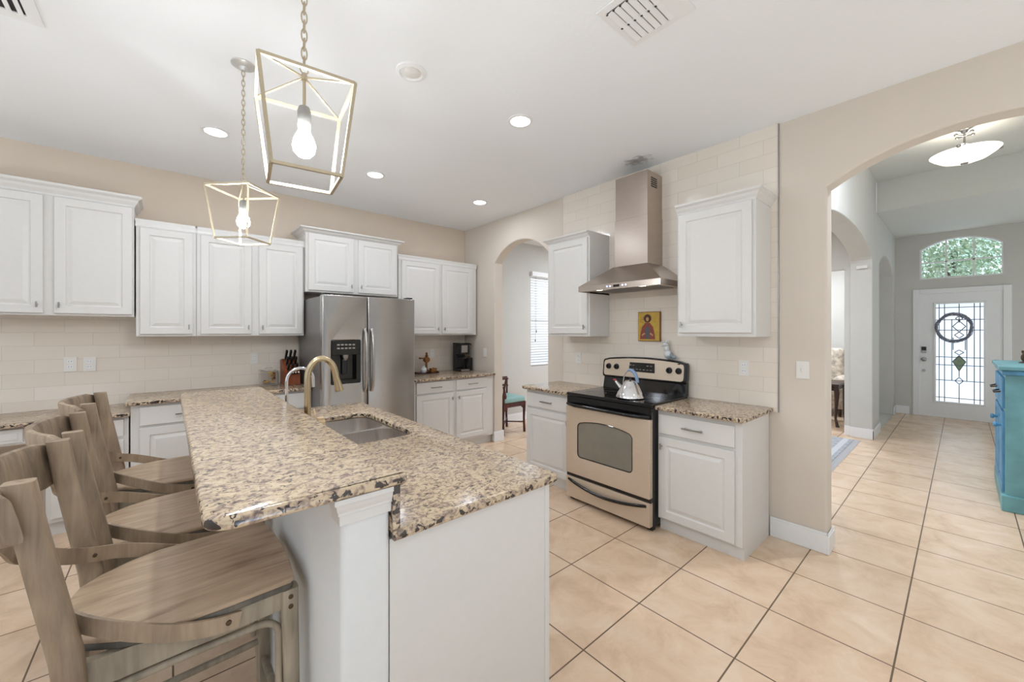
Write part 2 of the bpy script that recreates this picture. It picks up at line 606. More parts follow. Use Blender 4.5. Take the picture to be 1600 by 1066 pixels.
def build(name, mb, mat, parent=None, smooth=None):
    bm = mb.bm
    bmesh.ops.recalc_face_normals(bm, faces=bm.faces)
    if parent is not None:
        bm.transform(WM[parent.name].inverted())
    me = bpy.data.meshes.new(name)
    bm.to_mesh(me)
    bm.free()
    me.materials.append(M[mat] if isinstance(mat, str) else mat)
    o = bpy.data.objects.new(name, me)
    COL.objects.link(o)
    if parent is not None:
        o.parent = parent
        WM[o.name] = WM[parent.name]
    else:
        WM[o.name] = Matrix.Identity(4)
    if smooth:
        for p in me.polygons:
            p.use_smooth = True
        me.set_sharp_from_angle(angle=math.radians(smooth))
    return o


def tag(o, label=None, cat=None, group=None, kind=None):
    for k, v in (('label', label), ('category', cat), ('group', group), ('kind', kind)):
        if v:
            o[k] = v
    return o


def thing(name, label, cat, loc, group=None, rz=0.0):
    o = bpy.data.objects.new(name, None)
    o.empty_display_size = 0.1
    COL.objects.link(o)
    o.location = loc
    o.rotation_euler = (0, 0, rz)
    WM[o.name] = Matrix.Translation(loc) @ Matrix.Rotation(rz, 4, 'Z')
    return tag(o, label, cat, group)


def dup(root, loc, rz, label=None):
    c = root.copy()
    COL.objects.link(c)
    c.location = loc
    c.rotation_euler = (0, 0, rz)
    if label:
        c['label'] = label
    for ch in list(root.children):
        d = ch.copy()
        COL.objects.link(d)
        d.parent = c
        for g in list(ch.children):
            e = g.copy()
            COL.objects.link(e)
            e.parent = d
    return c


def struct(name, mb, mat, parent=None, smooth=None):
    o = build(name, mb, mat, parent, smooth)
    if parent is None:
        o['kind'] = 'structure'
    return o


def arc2(cx, cz, hw, rise, n=20):
    """points of a segmental arch from +hw to -hw"""
    R = (hw * hw + rise * rise) / (2 * rise)
    a = math.asin(min(1, hw / R))
    if rise > hw:
        a = PI - a
    return [(cx + R * math.sin(a - 2 * a * i / n), cz + rise - R + R * math.cos(a - 2 * a * i / n)) for i in range(n + 1)]


def ell(cx, cz, hw, rise, n=24):
    return [(cx + hw * math.cos(PI * i / n), cz + rise * math.sin(PI * i / n)) for i in range(n + 1)]


def rrect(x0, x1, y0, y1, r, n=6):
    rs = r if isinstance(r, (list, tuple)) else [r] * 4     # order: (x0,y0) (x1,y0) (x1,y1) (x0,y1)
    out = []
    for (cx, cy, a0), rr in zip(((x0, y0, PI), (x1, y0, 1.5 * PI), (x1, y1, 0), (x0, y1, 0.5 * PI)), rs):
        sx = 1 if cx == x0 else -1
        sy = 1 if cy == y0 else -1
        if rr <= 0:
            out.append((cx, cy))
            continue
        for k in range(n + 1):
            a = a0 + PI / 2 * k / n
            out.append((cx + sx * rr + rr * math.cos(a), cy + sy * rr + rr * math.sin(a)))
    return out


# ------------------------------------------------------------------ the room shell
CZ = 2.835
XR, YB, TH = 3.148, 4.62, 0.135
struct('floor', MB().box(-3.2, 12.5, -4.2, 6.5, -0.1, 0.0), 'floor')
struct('wall_back', MB().box(-3.2, XR + TH, YB, YB + 0.14, 0, CZ + 0.1), 'wall_back')
# nook wall with window opening
struct('wall_nook', MB().flat2d([(XR + TH, 0), (7.2, 0), (7.2, CZ + 0.1), (XR + TH, CZ + 0.1)], [[(4.44, 0.85), (5.4, 0.85), (5.4, 2.39), (4.44, 2.39)]],
       lambda a, b, d: (a, YB + d, b), 0.14), 'wall_grey')
# right wall with the small arch and the big arch
small = arc2(3.477, 2.296, 0.468, 0.215)
big = arc2(-0.06, 2.335, 0.625, 0.185)
outline = [(YB, 0), (YB, CZ + 0.1), (-4.0, CZ + 0.1), (-4.0, 0), (-0.685, 0), (-0.685, 2.335)] + list(reversed(big))[1:-1] + [(0.565, 2.335), (0.565, 0),
           (3.009, 0), (3.009, 2.296)] + list(reversed(small))[1:-1] + [(3.945, 2.296), (3.945, 0)]
struct('wall_right', MB().flat2d(outline, [], lambda a, b, d: (XR + d, a, b), TH, 0.012), 'wall')
struct('ceiling', MB().box(-3.2, XR + TH, -4.2, YB + 0.14, CZ, CZ + 0.1), 'ceiling')
struct('ceiling_nook', MB().box(XR + TH, 7.2, 2.62, YB + 0.14, CZ, CZ + 0.1), 'trim')
# foyer
HY = 0.775
HT = 0.225
o1 = ell(5.5, 2.33, 1.44, 0.25)
o2 = arc2(8.43, 2.37, 0.86, 0.21)
hall = [(XR + TH, 0), (4.06, 0)] + list(reversed(o1)) + [(6.94, 0), (9.6, 0), (9.6, 3.06), (7.3, 3.06), (7.3, 3.5), (XR + TH, 3.5)]
niche = [(7.57, 0.002), (9.29, 0.002)] + o2
struct('wall_hall_left', MB().flat2d(hall, [niche], lambda a, b, d: (a, HY + d, b), HT, 0.01), 'wall_grey')
struct('wall_niche', MB().box(7.45, 9.6, HY + HT, HY + HT + 0.05, 0, 2.8), 'wall_grey')
struct('wall_side_room', MB().box(6.98, 7.1, HY + HT, 1.066, 0, 2.83).box(6.98, 7.1, 1.066, 2.6, 2.27, 2.83), 'wall_grey')
struct('wall_divider', MB().box(XR + TH, 4.3, 2.62, 2.76, 0, CZ + 0.1), 'wall_white')
struct('wall_sun_block', MB().box(XR + TH, 9.6, -3.2, -3.08, 1.7, 3.5), 'wall_grey')  # unseen wall added to keep the sun off the visible hall floor
struct('ceiling_side_room', MB().box(XR + TH, 9.6, HY + HT, 2.62, 2.83, 2.93), 'trim')
front = [(2.76, 0), (2.76, 3.5), (-3.2, 3.5), (-3.2, 0), (-0.42, 0), (-0.42, 2.06), (0.49, 2.06), (0.49, 0)]
trans = [(0.478, 2.29), (-0.417, 2.29), (-0.417, 2.795)] + list(reversed(arc2(0.03, 2.795, 0.4475, 0.155)))[1:-1] + [(0.478, 2.795)]
struct('wall_front', MB().flat2d(front, [trans], lambda a, b, d: (9.6 + d, a, b), 0.15), 'wall_grey')
struct('ceiling_foyer', MB().box(7.3, 9.6, -3.2, HY, 3.05, 3.5), 'ceiling_grey')
struct('ceiling_hall', MB().box(XR + TH, 7.3, -3.2, HY, 3.46, 3.56), 'ceiling_grey')
struct('wall_hall_right', MB().box(XR + TH, 6.4, -0.86, -0.74, 0, 3.46), 'wall_grey')


def base_run(name, segs):
    mb = MB()
    for x0, x1, y0, y1 in segs:
        mb.box(x0, x1, y0, y1, 0.0, 0.118, 0.004)
        if x1 - x0 > y1 - y0:
            mb.box(x0, x1, y0 + 0.004, y1 - 0.004, 0.118, 0.135, 0.003)
        else:
            mb.box(x0 + 0.004, x1 - 0.004, y0, y1, 0.118, 0.135, 0.003)
    return struct(name, mb, 'trim')


base_run('baseboard_right', [(XR - 0.014, XR, 0.563, 0.877), (XR - 0.014, XR + TH + 0.014, 0.551, 0.565), (XR - 0.014, XR + TH + 0.014, 3.931, 3.9445), (XR - 0.014, XR, 3.9445, 3.948)])
base_run('baseboard_nook', [(XR + TH, 7.2, YB - 0.014, YB)])
base_run('baseboard_hall', [(6.926, 6.94, HY - 0.014, HY + HT), (6.926, 7.58, HY - 0.014, HY), (9.28, 9.586, HY - 0.014, HY), (7.57, 9.29, HY + HT - 0.014, HY + HT), (9.586, 9.6, 0.6, HY), (6.966, 6.98, HY + HT, 1.066), (9.586, 9.6, 1.0, 2.6)])

# glazed tile
struct('wall_back_tile', MB().box(-3.0, -0.19, YB - 0.01, YB, 0.79, 1.545).box(-0.19, 1.03, YB - 0.01, YB, 0.86, 1.40).box(1.9, 3.138, YB - 0.01, YB, 0.86, 1.39), 'tile_x')
struct('wall_right_tile', MB().box(XR - 0.01, XR, 0.83, 2.774, 0.86, CZ), 'tile_y')
struct('trim_1', MB().box(XR - 0.013, XR, 0.824, 0.83, 0.86, CZ - 0.001), 'nickel')
struct('trim_2', MB().box(XR - 0.012, XR, 2.774, 2.778, 0.86, CZ - 0.001), 'wall')

# ------------------------------------------------------------------ front door, transom, nook window
door = bpy.data.objects.new('door_1', None)
COL.objects.link(door)
door.location = (9.6, 0.035, 0)
WM['door_1'] = Matrix.Translation((9.6, 0.035, 0))
door['kind'] = 'structure'
tag(door, 'white front door with tall leaded glass pane', None)
DX = 9.60
build('slab', MB().flat2d([(0.4895, 0.003), (-0.4195, 0.003), (-0.4195, 2.0595), (0.4895, 2.0595)], [[(0.294, 0.265), (-0.222, 0.265), (-0.222, 1.875), (0.294, 1.875)]],
      lambda a, b, d: (DX + d, a, b), 0.045), 'trim', door)
fm = MB()
for a0, a1, b0, b1 in ((0.478, 0.56, 0, 2.13), (-0.49, -0.408, 0, 2.13), (-0.408, 0.478, 2.05, 2.13)):
    fm.box(DX - 0.02, DX + 0.001, a0, a1, b0, b1, 0.006)
build('door_frame', fm, 'trim', door)
fm = MB()
for a0, a1, b0, b1 in ((0.29, 0.32, 0.24, 1.9), (-0.248, -0.218, 0.24, 1.9), (-0.218, 0.29, 1.87, 1.9), (-0.218, 0.29, 0.24, 0.27)):
    fm.box(DX - 0.012, DX, a0, a1, b0, b1, 0.005)
build('glass_moulding', fm, 'trim', door)
build('glass_pane', MB().box(DX + 0.018, DX + 0.026, -0.222, 0.294, 0.265, 1.875), 'door_glass', door)
cm = MB()


def bar(a0, b0, a1, b1, w=0.0058):
    cm.tube([(DX + 0.015, a0, b0), (DX + 0.015, a1, b1)], w, 6)


CY = 0.036
for a in (0.255, 0.195, -0.122, -0.182):
    bar(a, 0.27, a, 1.87)
for b0, b1 in ((0.27, 0.56), (0.68, 0.80), (1.56, 1.87)):
    bar(CY, b0, CY, b1)
for b in (0.335, 0.62, 0.87, 1.00, 1.44, 1.61, 1.81):
    bar(0.294, b, -0.222, b)
for a in (0.115, -0.045):
    bar(a, 0.62, a, 1.62)
for cz, hw, hh in ((0.62, 0.045, 0.055), (1.08, 0.05, 0.04), (1.36, 0.05, 0.05), (1.5, 0.07, 0.09), (1.63, 0.04, 0.04)):
    bar(CY - hw, cz, CY, cz + hh)
    bar(CY, cz + hh, CY + hw, cz)
    bar(CY + hw, cz, CY, cz - hh)
    bar(CY, cz - hh, CY - hw, cz)
for a, b, c, d in ((-0.07, 0.93, 0, 1.03), (0.07, 0.93, 0, 1.03), (-0.07, 0.93, 0, 0.78), (0.07, 0.93, 0, 0.78), (-0.065, 1.12, -0.065, 1.32), (0.065, 1.12, 0.065, 1.32)):
    bar(CY + a, b, CY + c, d)
build('lead_came', cm, 'came', door)
build('bevelled_diamond', MB().hexa([(DX + 0.010, CY, 0.785), (DX + 0.010, CY + 0.066, 0.93), (DX + 0.010, CY, 1.02), (DX + 0.010, CY - 0.066, 0.93),
      (DX + 0.016, CY, 0.785), (DX + 0.016, CY + 0.066, 0.93), (DX + 0.016, CY, 1.02), (DX + 0.016, CY - 0.066, 0.93)]), 'bevel_green', door)
build('keypad_lock', MB().box(DX - 0.022, DX, 0.395, 0.46, 1.06, 1.165, 0.008), 'nickel', door)
build('keypad', MB().box(DX - 0.026, DX - 0.02, 0.40, 0.455, 1.10, 1.16, 0.003), 'black_matt', door)
build('door_knob', MB().lathe([(0.012, 0), (0.014, -0.03), (0.034, -0.045), (0.036, -0.06), (0.02, -0.072), (0, -0.073)], (DX, 0.428, 0.955), 16, 'x'), 'nickel', door, 40)
build('deadbolt', MB().lathe([(0.02, 0), (0.018, -0.012), (0, -0.013)], (DX, 0.428, 0.76), 14, 'x'), 'nickel', door, 40)
# wreath
wr = MB()
for k in range(17):
    ph = random.random() * 2 * PI
    wob = random.random() * 6
    pts = []
    for i in range(28):
        a = 2 * PI * i / 28
        rr = 0.205 + 0.014 * math.sin(3 * a + ph) + 0.010 * math.sin(5 * a + wob)
        pts.append((DX - 0.03 + 0.014 * math.cos(4 * a + ph), 0.093 + 0.93 * rr * math.cos(a), 1.48 + 1.08 * rr * math.sin(a)))
    wr.tube(pts, 0.0045, 5, closed=True)
tag(build('door_wreath', wr, 'wreath'), 'grey twig wreath hanging on the leaded glass front door', 'wreath')

win = bpy.data.objects.new('window_1', None)
COL.objects.link(win)
win.location = (9.6, 0.03, 2.29)
WM['window_1'] = Matrix.Translation((9.6, 0.03, 2.29))
win['kind'] = 'structure'
tr_in = [(0.455, 2.315), (-0.395, 2.315), (-0.395, 2.785)] + list(reversed(arc2(0.03, 2.785, 0.425, 0.145)))[1:-1] + [(0.455, 2.785)]
build('window_frame', MB().flat2d(trans, [tr_in], lambda a, b, d: (9.61 + d, a, b), 0.05), 'trim', win)
wm = MB()
for a in (0.178, -0.118):
    wm.box(9.622, 9.64, a - 0.010, a + 0.010, 2.315, 2.925)
wm.box(9.622, 9.64, -0.395, 0.455, 2.561, 2.581)
build('muntin', wm, 'trim', win)
build('window_glass', MB().flat2d(tr_in, [], lambda a, b, d: (9.645 + d, a, b), 0.006), 'window_glass', win)

win = bpy.data.objects.new('window_2', None)
COL.objects.link(win)
win.location = (4.92, YB, 0.85)
WM['window_2'] = Matrix.Translation((4.92, YB, 0.85))
win['kind'] = 'structure'
build('window_frame', MB().flat2d([(4.44, 0.85), (5.4, 0.85), (5.4, 2.39), (4.44, 2.39)], [[(4.48, 0.89), (5.36, 0.89), (5.36, 1.6), (4.48, 1.6)], [(4.48, 1.64), (5.36, 1.64), (5.36, 2.35), (4.48, 2.35)]],
      lambda a, b, d: (a, YB + 0.08 + d, b), 0.05), 'trim', win)
build('window_glass', MB().box(4.45, 5.39, YB + 0.1, YB + 0.105, 0.86, 2.38), 'window_glass', win)
bl = thing('window_blind', 'white horizontal slat blind in the nook window beyond the small arch', 'blind', (4.92, YB, 0.86))
build('head_rail', MB().box(4.43, 5.41, YB - 0.05, YB + 0.05, 2.32, 2.395, 0.004), 'slat', bl)
sm = MB()
for k in range(34):
    z = 0.90 + k * 0.0425
    sm.hexa([(4.455, YB + 0.018, z - 0.018), (5.385, YB + 0.018, z - 0.018), (5.385, YB + 0.05, z + 0.016), (4.455, YB + 0.05, z + 0.016),
             (4.455, YB + 0.021, z - 0.020), (5.385, YB + 0.021, z - 0.020), (5.385, YB + 0.053, z + 0.014), (4.455, YB + 0.053, z + 0.014)])
build('slats', sm, 'slat', bl)
build('bottom_rail', MB().box(4.455, 5.385, YB + 0.015, YB + 0.05, 0.862, 0.882, 0.003), 'slat', bl)
build('cord', MB().tube([(4.53, YB - 0.012, 2.32), (4.53, YB - 0.012, 1.25)], 0.0015, 5).lathe([(0.003, 0), (0.008, -0.01), (0.007, -0.04), (0, -0.042)], (4.53, YB - 0.012, 1.29), 8)
      .tube([(4.555, YB - 0.012, 2.32), (4.555, YB - 0.012, 1.42)], 0.0015, 5).lathe([(0.003, 0), (0.008, -0.01), (0.007, -0.04), (0, -0.042)], (4.555, YB - 0.012, 1.44), 8), 'bolt', bl)


# ------------------------------------------------------------------ cabinets
def pull(mb, u, w, z):                      # small upright T pull of a door
    mb.box(u - 0.004, u + 0.004, w, w + 0.022, z - 0.004, z + 0.004)
    mb.box(u - 0.005, u + 0.005, w + 0.018, w + 0.028, z - 0.021, z + 0.021, 0.002)


def bar_pull(mb, u, w, z, L=0.14):          # long bar of a drawer
    for s in (-1, 1):
        mb.box(u + s * L * 0.36 - 0.004, u + s * L * 0.36 + 0.004, w, w + 0.026, z - 0.004, z + 0.004)
    mb.box(u - L / 2, u + L / 2, w + 0.022, w + 0.033, z - 0.0055, z + 0.0055, 0.002)


def wall_cabinet(f, u0, u1, z0, z1, d, doors, crown, label, loc, ends=(1, 1), proj=0.04, group=None):
    t = thing('wall_cabinet', label, 'cabinet', loc, group)
    build('body', MB(f).box(u0, u1, 0.011, d, z0, z1, 0.002), 'cab', t)
    for a, b, c, e, kn in doors:
        dr = build('door', MB(f).panel(a, b, c, e, d + 0.02), 'cab', t)
        if kn:
            hb = MB(f)
            pull(hb, a + 0.026 if kn == 'L' else b - 0.026, d + 0.02, c + 0.06)
            build('handle', hb, 'nickel', dr)
    build('crown_moulding', MB(f).crown(u0, u1, 0.011, d, crown[0], crown[1], proj, ends), 'cab', t)
    return t


D = 0.31
wall_cabinet(m_back, -1.13, -0.205, 1.53, 2.40, D, [(-1.085, -0.672, 1.545, 2.385, 'R'), (-0.621, -0.215, 1.545, 2.385, 'L')], (2.392, 2.478),
             'white wall cabinet hung higher than the rest, at the photo left edge', (-0.67, YB, 1.53), proj=0.045)
wall_cabinet(m_back, -0.195, 0.178, 1.375, 2.262, D, [(-0.172, 0.155, 1.392, 2.245, 'R')], (2.25, 2.312), 'narrow single-door white wall cabinet beside the higher-hung one', (0.0, YB, 1.375), proj=0.006)
wall_cabinet(m_back, 0.18, 1.014, 1.375, 2.262, D, [(0.207, 0.575, 1.392, 2.245, 'R'), (0.633, 1.0, 1.392, 2.245, 'L')], (2.25, 2.312), 'double-door white wall cabinet behind the far pendant lantern, left of the refrigerator', (0.6, YB, 1.375), proj=0.006)
wall_cabinet(m_back, 1.018, 1.976, 1.81, 2.405, 0.36, [(1.04, 1.478, 1.828, 2.392, 'R'), (1.528, 1.955, 1.828, 2.392, 'L')], (2.385, 2.446), 'short white double-door wall cabinet above the refrigerator', (1.5, YB, 1.81), proj=0.06)
wall_cabinet(m_back, 2.01, 3.118, 1.372, 2.27, D, [(2.045, 2.547, 1.388, 2.25, 'R'), (2.588, 3.046, 1.388, 2.25, 'L')], (2.255, 2.315), 'white double-door wall cabinet in the corner above the coffee maker', (2.56, YB, 1.372), proj=0.012)
wall_cabinet(m_right, 2.197, 2.70, 1.37, 2.285, 0.306, [(2.212, 2.684, 1.395, 2.262, 'L')], (2.262, 2.318), 'single-door white wall cabinet left of the range hood', (XR, 2.45, 1.37), ends=(0.04, 1), proj=0.045)
wall_cabinet(m_right, 0.873, 1.39, 1.378, 2.285, 0.306, [(0.893, 1.374, 1.404, 2.265, 'R')], (2.27, 2.338), 'single-door white wall cabinet right of the range hood', (XR, 1.13, 1.378), ends=(1, 0.04), proj=0.04)


def base_cabinet(f, u0, u1, d, top, fronts, label, loc, kick=0.05, kickz=0.1):
    t = thing('base_cabinet', label, 'cabinet', loc)
    build('body', MB(f).box(u0, u1, 0.011, d, kickz, top, 0.002), 'cab', t)
    build('toe_kick', MB(f).box(u0 + 0.001, u1 - 0.001, 0.011, d - kick, 0, kickz), 'cab', t)
    for kind, a, b, c, e, kn in fronts:
        if kind == 'drawer':
            dr = build('drawer', MB(f).panel(a, b, c, e, d + 0.02, False), 'cab', t)
            if kn:
                hb = MB(f)
                bar_pull(hb, (a + b) / 2 if kn is True else kn, d + 0.02, (c + e) / 2)
                build('handle', hb, 'nickel', dr)
        elif kind == 'door':
            dr = build('door', MB(f).panel(a, b, c, e, d + 0.02), 'cab', t)
            if kn:
                hb = MB(f)
                pull(hb, a + 0.026 if kn == 'L' else b - 0.026, d + 0.02, e - 0.065)
                build('handle', hb, 'nickel', dr)
    return t


CT = 0.86          # underside of the counters
base_cabinet(m_right, 0.883, 1.432, 0.51, CT, [('drawer', 0.925, 1.42, 0.695, 0.83, True), ('door', 0.925, 1.42, 0.10, 0.672, 'R')], 'white base cabinet right of the range with drawer above one door', (2.9, 1.15, 0), 0.03, 0.085)
base_cabinet(m_right, 2.215, 2.80, 0.51, CT, [('drawer', 2.23, 2.785, 0.70, 0.83, True), ('door', 2.23, 2.785, 0.11, 0.68, 'L')], 'white base cabinet left of the range beside the small arch', (2.9, 2.5, 0), 0.03, 0.085)
base_cabinet(m_back, 2.02, 3.138, 0.66, CT, [('drawer', 2.05, 2.525, 0.72, 0.845, True), ('drawer', 2.57, 3.02, 0.72, 0.845, True), ('door', 2.05, 2.53, 0.13, 0.70, 'R'), ('door', 2.57, 3.02, 0.13, 0.70, 'L')],
             'white base cabinet right of the refrigerator with two drawers and two doors', (2.58, 4.3, 0), 0.05)
base_cabinet(m_back, -0.215, 0.40, 0.53, CT, [('drawer', -0.165, 0.385, 0.70, 0.84, 0.11), ('door', -0.165, 0.385, 0.13, 0.68, 'R')], 'white base cabinet under the raised end of the back counter, behind the stools', (0.1, 4.3, 0))
base_cabinet(m_back, 0.402, 1.012, 0.53, CT, [('drawer', 0.425, 0.99, 0.70, 0.84, True), ('door', 0.425, 0.99, 0.13, 0.68, 'L')], 'white base cabinet under the knife block, left of the refrigerator', (0.7, 4.3, 0))
base_cabinet(m_back, -0.63, -0.225, 0.52, 0.785, [('drawer', -0.605, -0.25, 0.64, 0.765, None), ('door', -0.605, -0.25, 0.13, 0.615, 'R')], 'white low base cabinet under the desk counter, seen between the stools', (-0.43, 4.3, 0))
dk = thing('desk_drawer_unit', 'white desk apron with shallow drawer under the low counter at left', 'drawer', (-1.2, 4.3, 0.66))
build('apron', MB(m_back).box(-1.9, -0.634, 0.35, 0.52, 0.665, 0.785, 0.002), 'cab', dk)
build('drawer', MB(m_back).panel(-1.35, -0.725, 0.68, 0.772, 0.54, False).panel(-1.33, -0.745, 0.70, 0.752, 0.544, False), 'cab', dk)
bc = thing('base_cabinet', 'white low base cabinet at the far left end of the desk counter', 'cabinet', (-2.2, 4.3, 0))
build('body', MB(m_back).box(-2.6, -1.902, 0.011, 0.52, 0, 0.785, 0.002), 'cab', bc)
build('door', MB(m_back).panel(-2.57, -1.93, 0.13, 0.77, 0.54), 'cab', bc)


# ------------------------------------------------------------------ stone counters
def slab(name, outline, z0, z1, label, holes=(), bev=0.008):
    mb = MB().flat2d(outline, holes, lambda a, b, d: (a, b, z0 + d), z1 - z0, bev)
    return tag(build(name, mb, 'granite', None, 50), label, 'countertop')


slab('countertop', rrect(2.585, 3.137, 0.855, 1.428, [0.03, 0, 0, 0]), CT, 0.89, 'speckled granite countertop right of the range under an outlet')
slab('countertop', rrect(2.585, 3.137, 2.212, 2.83, [0, 0, 0, 0.03]), CT, 0.89, 'speckled granite countertop left of the range beside the small arch')
slab('countertop', rrect(2.005, 3.137, 3.91, 4.609, 0.004), CT, 0.89, 'speckled granite countertop under the coffee maker, right of the refrigerator')
slab('countertop', rrect(-0.245, 1.025, 4.045, 4.609, [0.02, 0.02, 0, 0]), CT, 0.89, 'speckled granite countertop with knife block and glass jar along the back wall')
slab('countertop', rrect(-2.62, -0.216, 4.04, 4.609, 0.004), 0.786, 0.815, 'lower speckled granite desk counter along the back wall at left')
slab('bar_countertop', rrect(0.05, 0.475, 0.965, 3.12, [0.055, 0.004, 0.01, 0.02], 8), 1.01, 1.04, 'raised granite bar countertop where the three stools stand', bev=0.009)
sink_hole = rrect(0.555, 0.965, 1.85, 2.555, 0.075, 8)
slab('island_countertop', rrect(0.442, 1.082, 0.975, 2.955, [0, 0.02, 0.02, 0]), CT, 0.89, 'lower granite island countertop with the sink set in it', [sink_hole])

# ------------------------------------------------------------------ island
kw = thing('knee_wall', 'white textured knee wall with moulded cap carrying the raised bar', 'half wall', (0.38, 2.0, 0))
build('wall', MB().flat2d(rrect(0.318, 0.441, 0.995, 3.05, [0.02, 0.012, 0, 0]), [], lambda a, b, d: (a, b, d), 1.009), 'knee', kw, 40)
cp = MB()
cp.loops([[(0.318 - o, 1.05, z), (0.441, 1.05, z), (0.441, 0.995 - o, z), (0.318 - o, 0.995 - o, z)] for o, z in
          ((0.0, 0.94), (0.007, 0.94), (0.008, 0.964), (0.012, 0.966), (0.012, 0.972), (0.016, 0.982), (0.019, 0.994), (0.023, 0.996), (0.023, 1.009), (0.0, 1.009))])
build('cap_moulding', cp, 'cab', kw)
tag(build('backsplash_strip', MB().box(0.4425, 0.462, 0.977, 2.955, 0.891, 1.009, 0.002), 'granite'), 'upright granite strip between island counter and raised bar', 'backsplash')
isl = thing('island_cabinet', 'white island cabinet with plain end panel below the sink counter', 'cabinet', (0.75, 2.0, 0))
ib = MB()
ib.box(0.4425, 1.04, 1.012, 1.75, 0.1, CT - 0.001, 0.002).box(0.4425, 1.04, 2.62, 2.93, 0.1, CT - 0.001, 0.002).box(0.4425, 0.53, 1.75, 2.62, 0.1, CT - 0.001).box(1.0, 1.04, 1.75, 2.62, 0.1, CT - 0.001).box(0.53, 1.0, 1.75, 2.62, 0.1, 0.14)
build('body', ib, 'cab', isl)
build('end_panel', MB().box(0.4425, 1.03, 1.0, 1.012, 0, CT - 0.001).box(1.03, 1.052, 0.996, 1.03, 0, CT - 0.001, 0.003), 'cab', isl)
build('toe_kick', MB().box(0.4425, 0.97, 1.012, 2.9, 0, 0.1), 'cab', isl)
for k in range(3):
    y0 = 1.06 + k * 0.62
    dr = build('door', MB(lambda u, w, z: (1.04 + w, u, z)).panel(y0, y0 + 0.58, 0.13, 0.68, 0.02), 'cab', isl)
    hb = MB(lambda u, w, z: (1.04 + w, u, z))
    pull(hb, y0 + 0.03, 0.02, 0.6)
    build('handle', hb, 'nickel', dr)
    build('drawer', MB(lambda u, w, z: (1.04 + w, u, z)).panel(y0, y0 + 0.58, 0.70, 0.84, 0.02, False), 'cab', isl)

# sink
sk = thing('kitchen_sink', 'stainless steel double-bowl sink in the island counter', 'sink', (0.76, 2.2, 0.66))
for y0, y1 in ((1.855, 2.185), (2.215, 2.55)):
    rings = []
    for ins, z, r in ((0.0, 0.858, 0.07), (0.004, 0.70, 0.065), (0.02, 0.675, 0.055), (0.06, 0.668, 0.03)):
        rings.append([(a, b, z) for a, b in rrect(0.56 + ins, 0.96 - ins, y0 + ins, y1 - ins, r, 6)])
    build('bowl', MB().loops(rings, False, True), 'steel_sink', sk, 40)
    build('drain', MB().lathe([(0.04, 0.669), (0.036, 0.673), (0.02, 0.671), (0, 0.671)], (0.76, (y0 + y1) / 2, 0), 20), 'chrome', sk, 40)
rim = MB().flat2d(rrect(0.545, 0.975, 1.84, 2.565, 0.08, 8), [rrect(0.56, 0.96, 1.855, 2.185, 0.07, 6), rrect(0.56, 0.96, 2.215, 2.55, 0.07, 6)], lambda a, b, d: (a, b, 0.852 + d), 0.007)
build('rim', rim, 'steel_sink', sk, 40)

# faucets
fc = thing('kitchen_faucet', 'champagne gooseneck pull-down faucet beside the island sink', 'faucet', (0.52, 2.14, 0.89))
build('base', MB().lathe([(0.027, 0.891), (0.027, 0.90), (0.022, 0.91), (0, 0.91)], (0.52, 2.14, 0), 20), 'champagne', fc, 40)
pts = [(0.52, 2.14, 0.90), (0.52, 2.14, 1.02), (0.52, 2.14, 1.18)]
for k in range(1, 15):
    a = PI * k / 15
    pts.append((0.52 + 0.066 * (1 - math.cos(a)), 2.14 - 0.003 * k / 15, 1.18 + 0.095 * math.sin(a)))
pts += [(0.656, 2.137, 1.165)]
build('spout', MB().tube(pts, 0.0155, 16), 'champagne', fc, 40)
build('spray_head', MB().tube([(0.655, 2.137, 1.172), (0.662, 2.137, 1.145), (0.668, 2.137, 1.122), (0.672, 2.137, 1.105)], [0.0155, 0.017, 0.021, 0.022], 16), 'champagne', fc, 40)
build('lever', MB().tube([(0.52, 2.122, 0.97), (0.52, 2.085, 0.975), (0.52, 2.05, 0.985)], [0.011, 0.008, 0.006], 10), 'champagne', fc, 40)
ff = thing('filter_faucet', 'slim white chrome water-filter tap behind the gooseneck faucet', 'faucet', (0.52, 2.6, 0.89))
build('base', MB().lathe([(0.02, 0.891), (0.02, 0.90), (0.012, 0.93), (0.009, 0.96), (0, 0.96)], (0.52, 2.6, 0), 18), 'chrome', ff, 40)
pts = [(0.52, 2.6, 0.95), (0.52, 2.6, 1.12)]
for k in range(1, 13):
    a = PI * k / 12
    pts.append((0.52 + 0.072 * (1 - math.cos(a)), 2.6, 1.12 + 0.075 * math.sin(a)))
pts.append((0.665, 2.6, 1.075))
build('spout', MB().tube(pts, 0.0085, 12), 'chrome', ff, 40)
sd = thing('soap_dispenser', 'small tan soap dispenser peeping over the edge of the bar top', 'dispenser', (0.525, 1.95, 0.89))
build('bottle', MB().box(0.505, 0.545, 1.925, 1.97, 0.891, 1.005, 0.006), 'tan', sd)
build('pump', MB().tube([(0.515, 1.96, 1.0), (0.507, 1.975, 1.055)], 0.003, 8).box(0.512, 0.54, 1.93, 1.955, 1.003, 1.018, 0.003), 'tan', sd)

